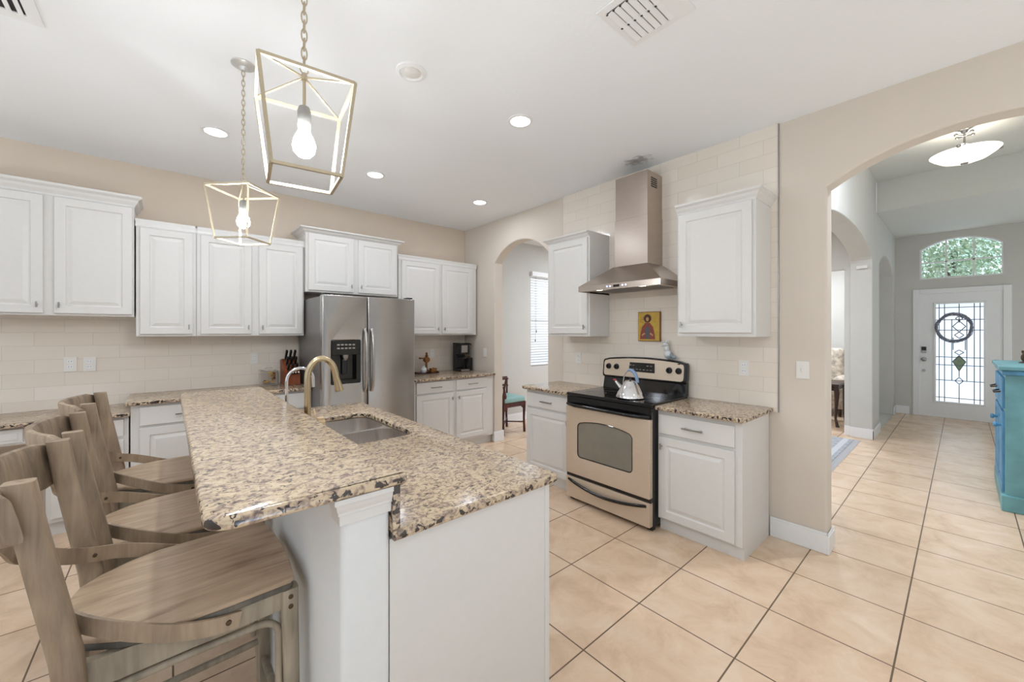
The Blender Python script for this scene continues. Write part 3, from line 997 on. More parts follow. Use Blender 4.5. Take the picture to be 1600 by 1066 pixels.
# ------------------------------------------------------------------ refrigerator
fr = thing('refrigerator', 'stainless side-by-side refrigerator with black ice and water dispenser', 'refrigerator', (1.47, 4.1, 0))
build('body', MB().box(1.028, 1.906, 3.80, 4.55, 0.02, 1.735, 0.006), 'fridge_side', fr)
build('base_grille', MB().box(1.04, 1.895, 3.76, 3.80, 0.02, 0.10, 0.004), 'black_matt', fr)
dl = build('door', MB().flat2d(rrect(1.022, 1.420, 0.11, 1.745, 0.012), [rrect(1.098, 1.356, 0.937, 1.335, 0.012)], lambda a, b, d: (a, 3.715 + d, b), 0.083, 0.008), 'steel', fr, 40)
drr = build('door', MB().flat2d(rrect(1.428, 1.912, 0.11, 1.745, 0.012), [], lambda a, b, d: (a, 3.715 + d, b), 0.083, 0.008), 'steel', fr, 40)
dp = build('dispenser', MB().box(1.099, 1.355, 3.77, 3.796, 0.938, 1.334, 0.003).box(1.099, 1.355, 3.712, 3.77, 1.20, 1.334, 0.004).box(1.099, 1.135, 3.714, 3.77, 0.938, 1.2).box(1.319, 1.355, 3.714, 3.77, 0.938, 1.2)
           .box(1.099, 1.355, 3.712, 3.77, 0.938, 0.972, 0.003), 'black', dl)
db = MB()
for r in range(2):
    for c in range(5):
        db.box(1.145 + c * 0.034, 1.168 + c * 0.034, 3.709, 3.7125, 1.255 + r * 0.032, 1.268 + r * 0.032)
build('buttons', db, 'nickel', dl)
build('ice_chute', MB().lathe([(0.03, 0), (0.028, -0.02), (0.016, -0.05), (0, -0.052)], (1.225, 3.735, 1.2), 16), 'nickel', dl, 40)
build('paddle', MB().box(1.20, 1.25, 3.745, 3.765, 1.02, 1.16, 0.006), 'black_matt', dl)
for par, hx in ((dl, 1.392), (drr, 1.456)):
    pts = []
    for k in range(17):
        s = k / 16
        pts.append((hx + 0.0, 3.70 - 0.052 * (math.sin(PI * s) ** 0.45 if 0 < s < 1 else 0), 0.85 + 0.585 * s))
    build('handle', MB().tube(pts, 0.0135, 12), 'steel', par, 50)
build('hinge_cover', MB().box(1.04, 1.10, 3.74, 3.83, 1.746, 1.762, 0.004).box(1.84, 1.90, 3.74, 3.83, 1.746, 1.762, 0.004), 'black_matt', fr)
build('seal', MB().box(1.03, 1.905, 3.797, 3.803, 0.12, 1.742), 'black_matt', fr)

# ------------------------------------------------------------------ range
rg = thing('electric_range', 'stainless electric range with black glass cooktop and oven window', 'stove', (2.85, 1.82, 0))
Y0, Y1 = 1.434, 2.208
build('body', MB().box(2.575, 3.115, Y0, Y1, 0.03, 0.872, 0.003), 'black_matt', rg)
build('cooktop', MB().box(2.545, 3.10, Y0 - 0.002, Y1 + 0.002, 0.874, 0.902, 0.006), 'black', rg)
for cx, cy, r in ((2.70, 1.62, 0.10), (2.70, 2.02, 0.085), (2.95, 1.62, 0.085), (2.95, 2.02, 0.10)):
    build('burner_ring', MB().flat2d([(cx + r * math.cos(2 * PI * k / 40), cy + r * math.sin(2 * PI * k / 40)) for k in range(40)],
          [[(cx + (r - 0.003) * math.cos(2 * PI * k / 40), cy + (r - 0.003) * math.sin(2 * PI * k / 40)) for k in range(40)]], lambda a, b, d: (a, b, 0.902 + d), 0.0006), 'fridge_side', rg)
ow = rrect(1.575, 2.08, 0.385, 0.66, 0.03, 5)
# arched head of the oven window
ow = [(a, b) if b < 0.6 else (a, b + 0.035 * (1 - ((a - 1.8275) / 0.2525) ** 2)) for a, b in ow]
top_extra = [(2.08 - 0.03 - (0.505 - 0.06) * k / 10, 0.66 + 0.035 * (1 - ((2.05 - 0.445 * k / 10 - 1.8275) / 0.2525) ** 2)) for k in range(1, 10)]
i1 = max(range(len(ow)), key=lambda i: (ow[i][1] > 0.6 and ow[i][0] > 1.9, i))
ow = ow[:i1 + 1] + top_extra + ow[i1 + 1:]
od = build('oven_door', MB().flat2d(rrect(Y0 + 0.004, Y1 - 0.004, 0.235, 0.792, 0.006), [ow], lambda a, b, d: (2.53 + d, a, b), 0.044, 0.003), 'steel_warm', rg, 40)
build('oven_window', MB().flat2d(ow, [], lambda a, b, d: (2.5345 + d, a, b), 0.03), 'oven_glass', od)
build('window_trim', MB().tube([(2.532, a, b) for a, b in ow], 0.004, 6, closed=True), 'black', od)
build('vent_trim', MB().box(2.548, 2.576, Y0, Y1, 0.792, 0.873, 0.003), 'black', rg)
pts = [(2.545 - 0.045 * min(1, math.sin(PI * k / 20) * 2.2), Y0 + 0.01 + (Y1 - Y0 - 0.02) * k / 20, 0.808) for k in range(21)]
build('handle', MB().tube(pts, 0.014, 10), 'black', od, 50)
wd = build('warming_drawer', MB().box(2.53, 2.576, Y0 + 0.004, Y1 - 0.004, 0.035, 0.205, 0.004), 'steel_warm', rg)
pts = [(2.536 - 0.026 * math.sin(PI * k / 20) ** 0.5, Y0 + 0.03 + (Y1 - Y0 - 0.06) * k / 20, 0.182 - 0.045 * math.sin(PI * k / 20)) for k in range(21)]
build('handle', MB().tube(pts, 0.0115, 10), 'black', wd, 50)
build('gap', MB().box(2.545, 2.577, Y0 + 0.003, Y1 - 0.003, 0.204, 0.236), 'black', rg)
build('foot', MB().box(2.58, 2.62, Y0 + 0.01, Y0 + 0.05, 0, 0.031).box(2.58, 2.62, Y1 - 0.05, Y1 - 0.01, 0, 0.031).box(3.05, 3.09, Y0 + 0.01, Y0 + 0.05, 0, 0.031).box(3.05, 3.09, Y1 - 0.05, Y1 - 0.01, 0, 0.031), 'black_matt', rg)
# back guard: lower black riser, upper steel console with a gently arched top
build('back_guard', MB().hexa([(3.06, Y0, 0.90), (3.06, Y1, 0.90), (3.115, Y1, 0.90), (3.115, Y0, 0.90), (3.085, Y0, 1.02), (3.085, Y1, 1.02), (3.115, Y1, 1.02), (3.115, Y0, 1.02)]), 'black', rg)


def console(y0, y1, z0, z1, x, arch):
    o = [(y0 + 0.02, z0), (y1 - 0.02, z0), (y1 - 0.004, z0 + 0.008), (y1, z0 + 0.03)]
    o += [(y1, z1 - 0.03), (y1 - 0.008, z1 - 0.01)]
    for k in range(1, 16):
        s = k / 16
        o.append((y1 - 0.015 - (y1 - y0 - 0.03) * s, z1 + arch * math.sin(PI * s)))
    o += [(y0 + 0.008, z1 - 0.01), (y0, z1 - 0.03), (y0, z0 + 0.03), (y0 + 0.004, z0 + 0.008)]
    return o


cs = build('console_surround', MB().flat2d(console(Y0 - 0.006, Y1 + 0.006, 1.0, 1.17, 0, 0.022), [], lambda a, b, d: (3.052 + d + (b - 1.0) * 0.12, a, b), 0.06, 0.008), 'black', rg, 40)
build('console_panel', MB().flat2d(console(Y0 + 0.012, Y1 - 0.012, 1.016, 1.158, 0, 0.02), [], lambda a, b, d: (3.048 + d + (b - 1.0) * 0.12, a, b), 0.008), 'steel_warm', rg)
ds = build('display', MB().hexa([(3.054, 1.69, 1.065), (3.054, 1.935, 1.065), (3.064, 1.93, 1.145), (3.064, 1.695, 1.145), (3.066, 1.69, 1.065), (3.066, 1.935, 1.065), (3.072, 1.93, 1.145), (3.072, 1.695, 1.145)]), 'black', rg)
dd = MB()
for r in range(2):
    for c in range(7):
        if r == 1 and c in (2, 3, 4):
            continue
        y = 1.715 + c * 0.033
        dd.box(3.0545 + r * 0.004, 3.058 + r * 0.004, y, y + 0.018, 1.083 + r * 0.034, 1.09 + r * 0.034)
build('buttons', dd, 'nickel', ds)
for ky in (2.145, 2.062, 1.565, 1.487):
    kb = build('knob', MB().lathe([(0.026, 0), (0.026, -0.004), (0.021, -0.006), (0.019, -0.022), (0, -0.023)], (3.061, ky, 1.098), 20, 'x'), 'black_matt', rg, 40)
    build('pointer', MB().box(3.030, 3.040, ky - 0.005, ky + 0.005, 1.079, 1.117, 0.002), 'black', kb)
build('badge', MB().box(3.061, 3.066, 1.478, 1.497, 1.150, 1.157), 'black', rg)

# kettle on the cooktop
kx, ky = 2.69, 1.69
kt = thing('kettle', 'conical stainless kettle with blue arched handle on the cooktop', 'kettle', (kx, ky, 0.903))
build('body', MB().lathe([(0.10, 0), (0.108, 0.006), (0.106, 0.014), (0.095, 0.04), (0.066, 0.09), (0.04, 0.128), (0.0, 0.137)], (kx, ky, 0.9035), 32), 'chrome', kt, 30)
build('lid_knob', MB().ball((kx, ky, 1.05), 0.009), 'black_matt', kt, 60)
build('spout', MB().tube([(kx - 0.012, ky + 0.065, 0.965), (kx - 0.016, ky + 0.10, 1.0), (kx - 0.018, ky + 0.12, 1.02)], [0.022, 0.015, 0.011], 14), 'chrome', kt, 40)
build('whistle', MB().ball((kx - 0.018, ky + 0.127, 1.03), 0.011, 10, (1, 1.5, 0.8)), 'red', kt, 60)
pts = [(kx, ky + 0.055 * math.cos(a) * 1.15, 1.005 + 0.11 * math.sin(a)) for a in [PI * k / 18 for k in range(19)]]
build('handle', MB().tube(pts[:13], 0.0045, 10), 'chrome', kt, 50)
build('grip', MB().tube(pts[7:18], [0.007, 0.010, 0.012, 0.013, 0.0135, 0.0135, 0.0135, 0.013, 0.013, 0.0125, 0.011], 12), 'kettle_blue', kt, 50)

# figurine and icon
fg = thing('figurine', 'small glazed white and grey figurine standing on the range console', 'figurine', (3.1, 1.6, 1.195))
Z = 1.19
build('body', MB().ball((3.105, 1.60, Z + 0.038), 0.034, 14, (0.75, 1, 1.15)).ball((3.098, 1.606, Z + 0.082), 0.026, 12, (0.8, 0.9, 1.1)), 'ceramic', fg, 60)
build('head', MB().ball((3.094, 1.618, Z + 0.118), 0.023, 12, (0.9, 1.15, 0.9)).ball((3.09, 1.64, Z + 0.108), 0.011, 8).ball((3.104, 1.597, Z + 0.14), 0.011, 8, (0.5, 0.8, 1.5)).ball((3.092, 1.61, Z + 0.143), 0.01, 8, (0.5, 0.8, 1.5)), 'ceramic', fg, 60)
build('dress', MB().ball((3.100, 1.572, Z + 0.03), 0.02, 10, (0.7, 1, 1.1)).ball((3.098, 1.545, Z + 0.015), 0.017, 10, (0.7, 1.2, 0.8)).ball((3.085, 1.585, Z + 0.012), 0.015, 10), 'ceramic_blue', fg, 60)

ic = thing('icon_painting', 'small gold-ground painted icon of a red-robed figure on the tile behind the range', 'picture', (3.13, 1.775, 1.33))
iy0, iy1, iz0, iz1 = 1.675, 1.882, 1.33, 1.585
build('panel', MB().box(3.118, 3.137, iy0, iy1, iz0, iz1, 0.002), 'icon_edge', ic)
build('gold_ground', MB().box(3.1165, 3.119, iy0 + 0.006, iy1 - 0.004, iz0 + 0.005, iz1 - 0.005), 'icon_gold', ic)
cyi = 1.79


def flat_shape(name, pts, mat, d):
    build(name, MB().flat2d(pts, [], lambda a, b, e: (3.1165 - d + e, a, b), 0.0012), mat, ic)


flat_shape('halo', [(cyi + 0.036 * math.cos(2 * PI * k / 24), 1.527 + 0.036 * math.sin(2 * PI * k / 24)) for k in range(24)], 'icon_hair', 0.0008)
flat_shape('robe', [(cyi - 0.072, iz0 + 0.018), (cyi + 0.072, iz0 + 0.018), (cyi + 0.066, 1.40), (cyi + 0.05, 1.455), (cyi + 0.02, 1.49), (cyi - 0.02, 1.49), (cyi - 0.05, 1.455), (cyi - 0.064, 1.40)], 'icon_red', 0.0012)
flat_shape('tunic', [(cyi - 0.016, iz0 + 0.018), (cyi + 0.016, iz0 + 0.018), (cyi + 0.02, 1.44), (cyi, 1.46), (cyi - 0.02, 1.44)], 'icon_slate', 0.0018)
flat_shape('hair', [(cyi + 0.021 * math.cos(2 * PI * k / 20), 1.522 + 0.028 * math.sin(2 * PI * k / 20)) for k in range(20)], 'icon_hair', 0.0020)
flat_shape('face', [(cyi + 0.013 * math.cos(2 * PI * k / 20), 1.521 + 0.018 * math.sin(2 * PI * k / 20)) for k in range(20)], 'icon_skin', 0.0028)
flat_shape('hands', [(cyi + 0.03, 1.405), (cyi + 0.055, 1.385), (cyi + 0.05, 1.375), (cyi + 0.02, 1.395)], 'icon_skin', 0.0026)
flat_shape('hand', [(cyi - 0.03, 1.405), (cyi - 0.055, 1.385), (cyi - 0.05, 1.375), (cyi - 0.02, 1.395)], 'icon_skin', 0.0026)
sc = MB()
for k in range(6):
    yy, zz = iy1 - 0.03 - (k % 2) * 0.018, 1.54 - (k // 2) * 0.02
    sc.box(3.1150, 3.1168, yy - 0.004, yy + 0.004, zz - 0.005, zz - 0.003).box(3.1150, 3.1168, yy - 0.001, yy + 0.001, zz - 0.007, zz + 0.004)
build('script_marks', sc, 'icon_red', ic)

# ------------------------------------------------------------------ range hood
hd = thing('range_hood', 'stainless steel chimney range hood above the stove', 'range hood', (3.0, 1.82, 1.755))
hy0, hy1, hx = 1.438, 2.2, 2.69
hb = MB()
hb.box(hx, hx + 0.003, hy0, hy1, 1.757, 1.803).box(hx, 3.137, hy0, hy0 + 0.003, 1.757, 1.803).box(hx, 3.137, hy1 - 0.003, hy1, 1.757, 1.803)
hb.loops([[(hx, hy0, 1.803), (hx, hy1, 1.803), (3.137, hy1, 1.803), (3.137, hy0, 1.803)], [(2.885, 1.655, 1.966), (2.885, 1.98, 1.966), (3.137, 1.98, 1.966), (3.137, 1.655, 1.966)]], False, False)
build('canopy', hb, 'steel_h', hd)
un = build('underside', MB().box(hx + 0.004, 3.136, hy0 + 0.004, hy1 - 0.004, 1.767, 1.775), 'steel_h', hd)
fl = MB()
for k in range(2):
    for q in range(14):
        y = 1.53 + k * 0.295 + q * 0.02
        fl.box(hx + 0.09, 3.06, y, y + 0.008, 1.764, 1.768)
build('filter', fl, 'nickel', hd)
for y in (1.62, 2.02):
    build('lamp', MB().lathe([(0.03, 1.7665), (0.03, 1.763), (0, 1.763)], (hx + 0.05, y, 0), 20), 'hood_led', hd)
build('chimney', MB().box(2.898, 3.137, 1.664, 1.971, 1.964, 2.36), 'steel_h', hd)
build('chimney_upper', MB().loops([[(2.902, 1.668, z), (2.902, 1.967, z), (3.137, 1.967, z), (3.137, 1.668, z)] for z in (2.362, 2.722)], False, False), 'steel_h', hd)
vg = MB()
for r in range(5):
    for q in range(6):
        vg.box(2.96 + q * 0.016, 2.972 + q * 0.016, 1.6665, 1.668, 2.60 + r * 0.017, 2.609 + r * 0.017)
build('vent_grille', vg, 'shadow_gap', hd)
build('control_panel', MB().box(hx - 0.002, hx, 1.79, 1.845, 1.771, 1.79), 'black', hd)
lb = MB()
for y in (1.875, 1.905, 1.73, 1.76):
    lb.lathe([(0.007, 0), (0.007, -0.002), (0, -0.002)], (hx, y, 1.781), 12, 'x')
build('button', lb, 'led_blue', hd)


# ------------------------------------------------------------------ pendant lanterns
def chain(mb, c, z0, z1):
    n = int((z1 - z0) / 0.026)
    step = (z1 - z0) / n
    for i in range(n):
        zc = z0 + (i + 0.5) * step
        pts = []
        for k in range(12):
            a = 2 * PI * k / 12
            q, h = 0.0075 * math.cos(a), (step * 0.72) * math.sin(a)
            pts.append((c[0] + (q if i % 2 else 0), c[1] + (0 if i % 2 else q), zc + h))
        mb.tube(pts, 0.0021, 5, closed=True)


def lantern(cx, cy, ztop, zbot, rz, label):
    t = thing('pendant_lantern', label, 'pendant light', (cx, cy, zbot), 'lanterns over the bar', rz)
    R = Matrix.Rotation(rz, 3, 'Z')

    def P(a, b, z):
        v = R @ Vector((a, b, 0))
        return (cx + v.x, cy + v.y, z)
    A, B = 0.117, 0.087
    cage = MB()
    sg = [(-1, -1), (1, -1), (1, 1), (-1, 1)]
    for i in range(4):
        s, q = sg[i], sg[(i + 1) % 4]
        for (p0, p1) in ((P(s[0] * A, s[1] * A, ztop), P(q[0] * A, q[1] * A, ztop)), (P(s[0] * B, s[1] * B, zbot), P(q[0] * B, q[1] * B, zbot)), (P(s[0] * A, s[1] * A, ztop), P(s[0] * B, s[1] * B, zbot))):
            cage.tube([p0, p1], 0, flat=(0.0085, 0.0085))
    build('frame', cage, 'gold', t)
    hub = ztop + 0.038
    arm = MB()
    for s in sg:
        arm.tube([P(s[0] * A, s[1] * A, ztop), (cx, cy, hub)], 0.0035, 6)
    build('roof_arm', arm, 'gold', t)
    build('hub', MB().lathe([(0.008, hub - 0.008), (0.01, hub), (0.006, hub + 0.012), (0, hub + 0.014)], (cx, cy, 0), 14).tube([(cx + 0.011 * math.cos(2 * PI * k / 14), cy, hub + 0.022 + 0.011 * math.sin(2 * PI * k / 14)) for k in range(14)], 0.002, 5, closed=True), 'gold', t, 50)
    build('rod', MB().tube([(cx, cy, hub), (cx, cy, ztop - 0.05)], 0.0045, 8), 'gold', t)
    build('socket', MB().lathe([(0.0, ztop - 0.05), (0.014, ztop - 0.05), (0.018, ztop - 0.06), (0.018, ztop - 0.105), (0.016, ztop - 0.11), (0, ztop - 0.11)], (cx, cy, 0), 18), 'socket', t, 40)
    zb = ztop - 0.11
    build('bulb', MB().lathe([(0.013, zb), (0.016, zb - 0.012), (0.027, zb - 0.035), (0.031, zb - 0.053), (0.028, zb - 0.07), (0.017, zb - 0.083), (0, zb - 0.088)], (cx, cy, 0), 20), 'bulb', t, 60)
    ch = MB()
    chain(ch, (cx, cy), hub + 0.03, CZ - 0.035)
    build('chain', ch, 'gold', t, 60)
    build('canopy', MB().lathe([(0.056, CZ), (0.056, CZ - 0.006), (0.045, CZ - 0.012), (0.02, CZ - 0.018), (0.012, CZ - 0.034), (0, CZ - 0.036)], (cx, cy, 0), 28), 'canopy', t, 40)
    return t


lantern(0.30, 1.272, 2.12, 1.86, math.radians(-7), 'larger-looking near gold lantern pendant with lit bulb over the bar')
lantern(0.30, 2.52, 2.16, 1.895, math.radians(45), 'far gold lantern pendant with lit bulb, its round ceiling canopy visible')


# ------------------------------------------------------------------ ceiling fittings
def downlight(x, y, label, CZ=CZ, watts=4.6):
    t = thing('recessed_downlight', label, 'ceiling light', (x, y, CZ - 0.006), 'recessed ceiling downlights')
    build('trim_ring', MB().flat2d([(0.085 * math.cos(2 * PI * k / 32) + x, 0.085 * math.sin(2 * PI * k / 32) + y) for k in range(32)],
          [[(0.066 * math.cos(2 * PI * k / 32) + x, 0.066 * math.sin(2 * PI * k / 32) + y) for k in range(32)]], lambda a, b, d: (a, b, CZ - 0.006 + d), 0.005), 'trim', t)
    build('lens', MB().lathe([(0.066, CZ - 0.002), (0.064, CZ - 0.004), (0, CZ - 0.004)], (x, y, 0), 32), 'downlight', t)
    area_lamp('downlight_lamp', (x, y, CZ - 0.012), (0, 0, 0), 0.12, 0.12, watts, (0.91, 0.98, 1.09), 'DISK')


downlight(0.252, 3.495, 'lit recessed downlight at left, above the single-door wall cabinet')
downlight(1.408, 3.495, 'lit recessed downlight in the middle of the back row, above the refrigerator')
downlight(2.573, 3.485, 'lit recessed downlight in the far corner, smallest in view')
downlight(1.788, 1.963, 'lit recessed downlight nearest the range hood')
# unseen downlights added to brighten the kitchen, nook, side room and foyer
downlight(1.79, -0.6, 'added fill downlight behind the camera on the range side', CZ, 2.5)
downlight(0.2, -0.9, 'added fill downlight behind the camera above the open floor', CZ, 2.5)
downlight(-1.6, 1.9, 'added unseen fill downlight over the floor left of the stools', CZ, 2.5)
downlight(-1.5, -0.7, 'added unseen fill downlight in the rear left part of the room', CZ, 2.5)
downlight(5.2, 3.3, 'added unseen fill downlight in the nook beyond the small arch', CZ, 30.0)
downlight(5.6, 1.9, 'added unseen fill downlight in the side room over the rug', 2.83, 18.0)
downlight(8.4, 2.0, 'added unseen fill downlight in the side room over the armchair', 2.83, 44.0)
downlight(4.3, -0.1, 'added unseen fill downlight in the foyer just beyond the big arch', 3.46, 34.0)
def added_torchiere(x, y, watts, label):  # uplight put in out of view to brighten the ceiling
    t = thing('added_floor_lamp', label, 'lamp', (x, y, 0), 'added uplight floor lamps')
    build('base', MB().lathe([(0.14, 0.001), (0.14, 0.015), (0.03, 0.03), (0, 0.03)], (x, y, 0), 28), 'nickel', t, 40)
    build('pole', MB().tube([(x, y, 0.02), (x, y, 1.72)], 0.012, 12), 'nickel', t, 40)
    build('lamp_shade', MB().lathe([(0.02, 1.70), (0.09, 1.73), (0.17, 1.80), (0.165, 1.80), (0.085, 1.738), (0, 1.72)], (x, y, 0), 28), 'nickel', t, 40)
    area_lamp('added_uplight_lamp', (x, y, 1.795), (PI, 0, 0), 0.26, 0.26, watts, (0.90, 0.98, 1.10), 'DISK')


added_torchiere(-1.7, 0.6, 13.0, 'added unseen uplight floor lamp left of the camera')
added_torchiere(-2.5, 2.9, 15.0, 'added unseen uplight floor lamp beside the desk counter left of the view')
sp = thing('ceiling_speaker', 'unlit round white recessed fitting in the ceiling right of the near lantern', 'ceiling fitting', (1.0, 1.985, CZ))
build('ring', MB().lathe([(0.082, CZ), (0.08, CZ - 0.007), (0.062, CZ - 0.012), (0.056, CZ - 0.004), (0, CZ - 0.003)], (1.0, 1.985, 0), 36), 'trim', sp, 40)
build('grille', MB().lathe([(0.042, CZ - 0.002), (0.042, CZ - 0.012), (0.036, CZ - 0.016), (0, CZ - 0.017)], (1.004, 1.978, 0), 28), 'plate', sp, 40)

vt = thing('ceiling_vent', 'white slatted air vent in the ceiling above the walkway', 'vent', (1.6, 0.92, CZ))
build('frame', MB().flat2d([(1.435, 0.77), (1.745, 0.77), (1.745, 1.075), (1.435, 1.075)], [[(1.47, 0.85), (1.585, 0.85), (1.585, 1.045), (1.47, 1.045)], [(1.6, 0.85), (1.715, 0.85), (1.715, 1.045), (1.6, 1.045)]],
      lambda a, b, d: (a, b, CZ - 0.007 + d), 0.006, 0.001), 'trim', vt)
build('backing', MB().box(1.465, 1.72, 0.845, 1.05, CZ - 0.001, CZ + 0.0), 'nickel', vt)
for k in range(6):
    y = 0.862 + k * 0.0335
    build('slot', MB().box(1.4705, 1.478, y + 0.009, y + 0.018, CZ - 0.0125, CZ - 0.0118).box(1.587, 1.596, y + 0.009, y + 0.018, CZ - 0.0128, CZ - 0.012), 'shadow_gap', vt)
    build('slat', MB().hexa([(1.476, y - 0.0125, CZ - 0.003), (1.715, y - 0.0125, CZ - 0.003), (1.715, y + 0.0125, CZ - 0.010), (1.476, y + 0.0125, CZ - 0.010),
          (1.476, y - 0.0125, CZ - 0.005), (1.715, y - 0.0125, CZ - 0.005), (1.715, y + 0.0125, CZ - 0.012), (1.476, y + 0.0125, CZ - 0.012)]), 'trim', vt)
vt = thing('ceiling_vent', 'white air vent cut off by the top left corner of the photo', 'vent', (-0.6, 2.66, CZ))
build('frame', MB().flat2d([(-0.75, 2.5), (-0.435, 2.5), (-0.435, 2.82), (-0.75, 2.82)], [[(-0.71, 2.54), (-0.48, 2.54), (-0.48, 2.765), (-0.71, 2.765)]], lambda a, b, d: (a, b, CZ - 0.007 + d), 0.006, 0.001), 'trim', vt)
build('backing', MB().box(-0.715, -0.475, 2.535, 2.77, CZ - 0.001, CZ), 'shadow_gap', vt)
for k in range(7):
    x = -0.70 + k * 0.034
    build('slat', MB().box(x - 0.008, x + 0.008, 2.54, 2.765, CZ - 0.008, CZ - 0.004), 'trim', vt)


# ------------------------------------------------------------------ switch plates
def plate(f, u, z, w0, kind, label):
    t = thing('switch_plate' if kind == 'switch' else 'wall_outlet', label, 'switch' if kind == 'switch' else 'outlet', f(u, w0, z - 0.057))
    build('plate', MB(f).box(u - 0.036, u + 0.036, w0, w0 + 0.006, z - 0.058, z + 0.058, 0.002), 'plate', t)
    if kind == 'switch':
        build('toggle', MB(f).box(u - 0.005, u + 0.005, w0 + 0.006, w0 + 0.016, z - 0.009, z + 0.012, 0.002), 'trim', t)
    else:
        for s in (-1, 1):
            sk_ = build('socket', MB(f).box(u - 0.016, u + 0.016, w0 + 0.006, w0 + 0.008, z + s * 0.021 - 0.014, z + s * 0.021 + 0.014, 0.001), 'trim', t)
            build('slot', MB(f).box(u - 0.008, u - 0.006, w0 + 0.008, w0 + 0.0088, z + s * 0.021 - 0.004, z + s * 0.021 + 0.006).box(u + 0.006, u + 0.008, w0 + 0.008, w0 + 0.0088, z + s * 0.021 - 0.004, z + s * 0.021 + 0.006), 'shadow_gap', sk_)
    return t


plate(m_back, -0.582, 1.157, 0.0105, 'outlet', 'white wall outlet on the back tile, left of a close pair')
plate(m_back, -0.478, 1.153, 0.0105, 'outlet', 'white wall outlet on the back tile, right of a close pair')
plate(m_back, 0.637, 1.147, 0.0105, 'outlet', 'white wall outlet on the tile behind the glass jar')
plate(m_back, 2.62, 1.13, 0.0105, 'outlet', 'white wall outlet on the tile left of the coffee maker')
plate(m_right, 1.04, 1.15, 0.0105, 'outlet', 'white wall outlet on the tile right of the range')
plate(m_right, 2.565, 1.145, 0.0105, 'outlet', 'white wall outlet on the tile left of the range')
plate(m_right, 0.692, 1.16, 0.0005, 'switch', 'white light switch plate on the beige wall beside the big arch')
plate(m_right, 4.14, 1.14, 0.0005, 'switch', 'white light switch plate on the wall between corner cabinet and small arch')
th = thing('door_sensor', 'small white sensor box high on the reveal of the foyer arch', 'sensor', (6.92, 0.9, 2.25))
build('case', MB().box(6.905, 6.939, 0.82, 0.93, 2.25, 2.29, 0.004), 'plate', th)

# ------------------------------------------------------------------ things on the back counter
jr = thing('glass_jar', 'lidded clear glass jar of corks beside the knife block', 'jar', (0.745, 4.5, 0.89))
jx, jy = 0.745, 4.50
build('jar', MB().lathe([(0.0, 0.892), (0.075, 0.892), (0.08, 0.90), (0.082, 0.99), (0.078, 1.03), (0.074, 1.03), (0.076, 0.99), (0.075, 0.90), (0, 0.897)], (jx, jy, 0), 28), 'glass', jr, 40)
build('lid', MB().lathe([(0.088, 1.032), (0.088, 1.037), (0.06, 1.05), (0.02, 1.06), (0.012, 1.064), (0.02, 1.078), (0.012, 1.088), (0, 1.089)], (jx, jy, 0), 28), 'glass', jr, 40)
for i, (dx, dy, z, a, mt) in enumerate(((-0.03, -0.03, 0.918, 0.3, 'cork'), (-0.035, 0.02, 0.92, 1.2, 'cork_dark'), (0.03, -0.01, 0.918, 1.6, 'cork'), (0.035, -0.02, 0.95, 1.0, 'cork_dark'), (0.02, -0.02, 0.978, 0.6, 'cork'), (0.036, 0.0, 1.0, 1.9, 'cork_dark'), (-0.005, 0.035, 0.918, 0.2, 'cork'), (0.01, -0.03, 1.008, 2.6, 'cork'), (0.04, 0.02, 0.975, 2.2, 'cork'))):
    ck = build('bottle_cork', MB().tube([(jx + dx - 0.02 * math.cos(a), jy + dy - 0.02 * math.sin(a), z), (jx + dx + 0.02 * math.cos(a), jy + dy + 0.02 * math.sin(a), z + 0.004)], 0.0115, 10), mt)
    tag(ck, 'wine bottle cork inside the lidded glass jar', 'cork', 'corks in the glass jar')

kb = thing('knife_block', 'reddish wooden knife block full of black-handled knives', 'knife block', (0.92, 4.42, 0.89))
# block leans away from the camera; slots on the raised front
bx0, bx1 = 0.855, 0.985
build('block', MB().loops([[(x, 4.33, 0.892), (x, 4.55, 0.892), (x, 4.575, 1.125), (x, 4.50, 1.14), (x, 4.33, 1.0)] for x in (bx0, bx1)]), 'knife_wood', kb)
build('base', MB().box(bx0 - 0.004, bx1 + 0.004, 4.325, 4.555, 0.891, 0.905, 0.003), 'knife_wood', kb)
nrm = Vector((0, -0.55, 0.72)).normalized()
for r in range(3):
    for c in range(3):
        k_ = thing('kitchen_knife', 'black-handled kitchen knife in the wooden knife block', 'knife', (0, 0, 0), 'knives in the wooden block')
        base = Vector((bx0 + 0.028 + c * 0.037, 4.36 + r * 0.055, 1.036 + r * 0.048))
        L = 0.105 - 0.02 * (2 - r)
        k_.location = base
        WM[k_.name] = Matrix.Translation(base)
        build('handle', MB().tube([base + nrm * 0.012, base + nrm * (0.012 + L * 0.5) + Vector((0, 0, 0.004)), base + nrm * (0.012 + L)], 0, flat=(0.024, 0.017)), 'black_matt', k_)
        build('bolster', MB().tube([base - nrm * 0.004, base + nrm * 0.012], 0, flat=(0.022, 0.013)), 'nickel', k_)
for c in range(4):
    k_ = thing('steak_knife', 'short black steak knife with pale end cap, low in the knife block', 'knife', (0, 0, 0), 'steak knives in the wooden block')
    base = Vector((bx0 + 0.03 + c * 0.025, 4.335, 1.0))
    dv = Vector((0, -0.8, 0.25)).normalized()
    k_.location = base
    WM[k_.name] = Matrix.Translation(base)
    build('handle', MB().tube([base - dv * 0.004, base + dv * 0.055], 0, flat=(0.018, 0.014)), 'black_matt', k_)
    build('end_cap', MB().tube([base + dv * 0.055, base + dv * 0.06], 0.007, 10), 'plate', k_)

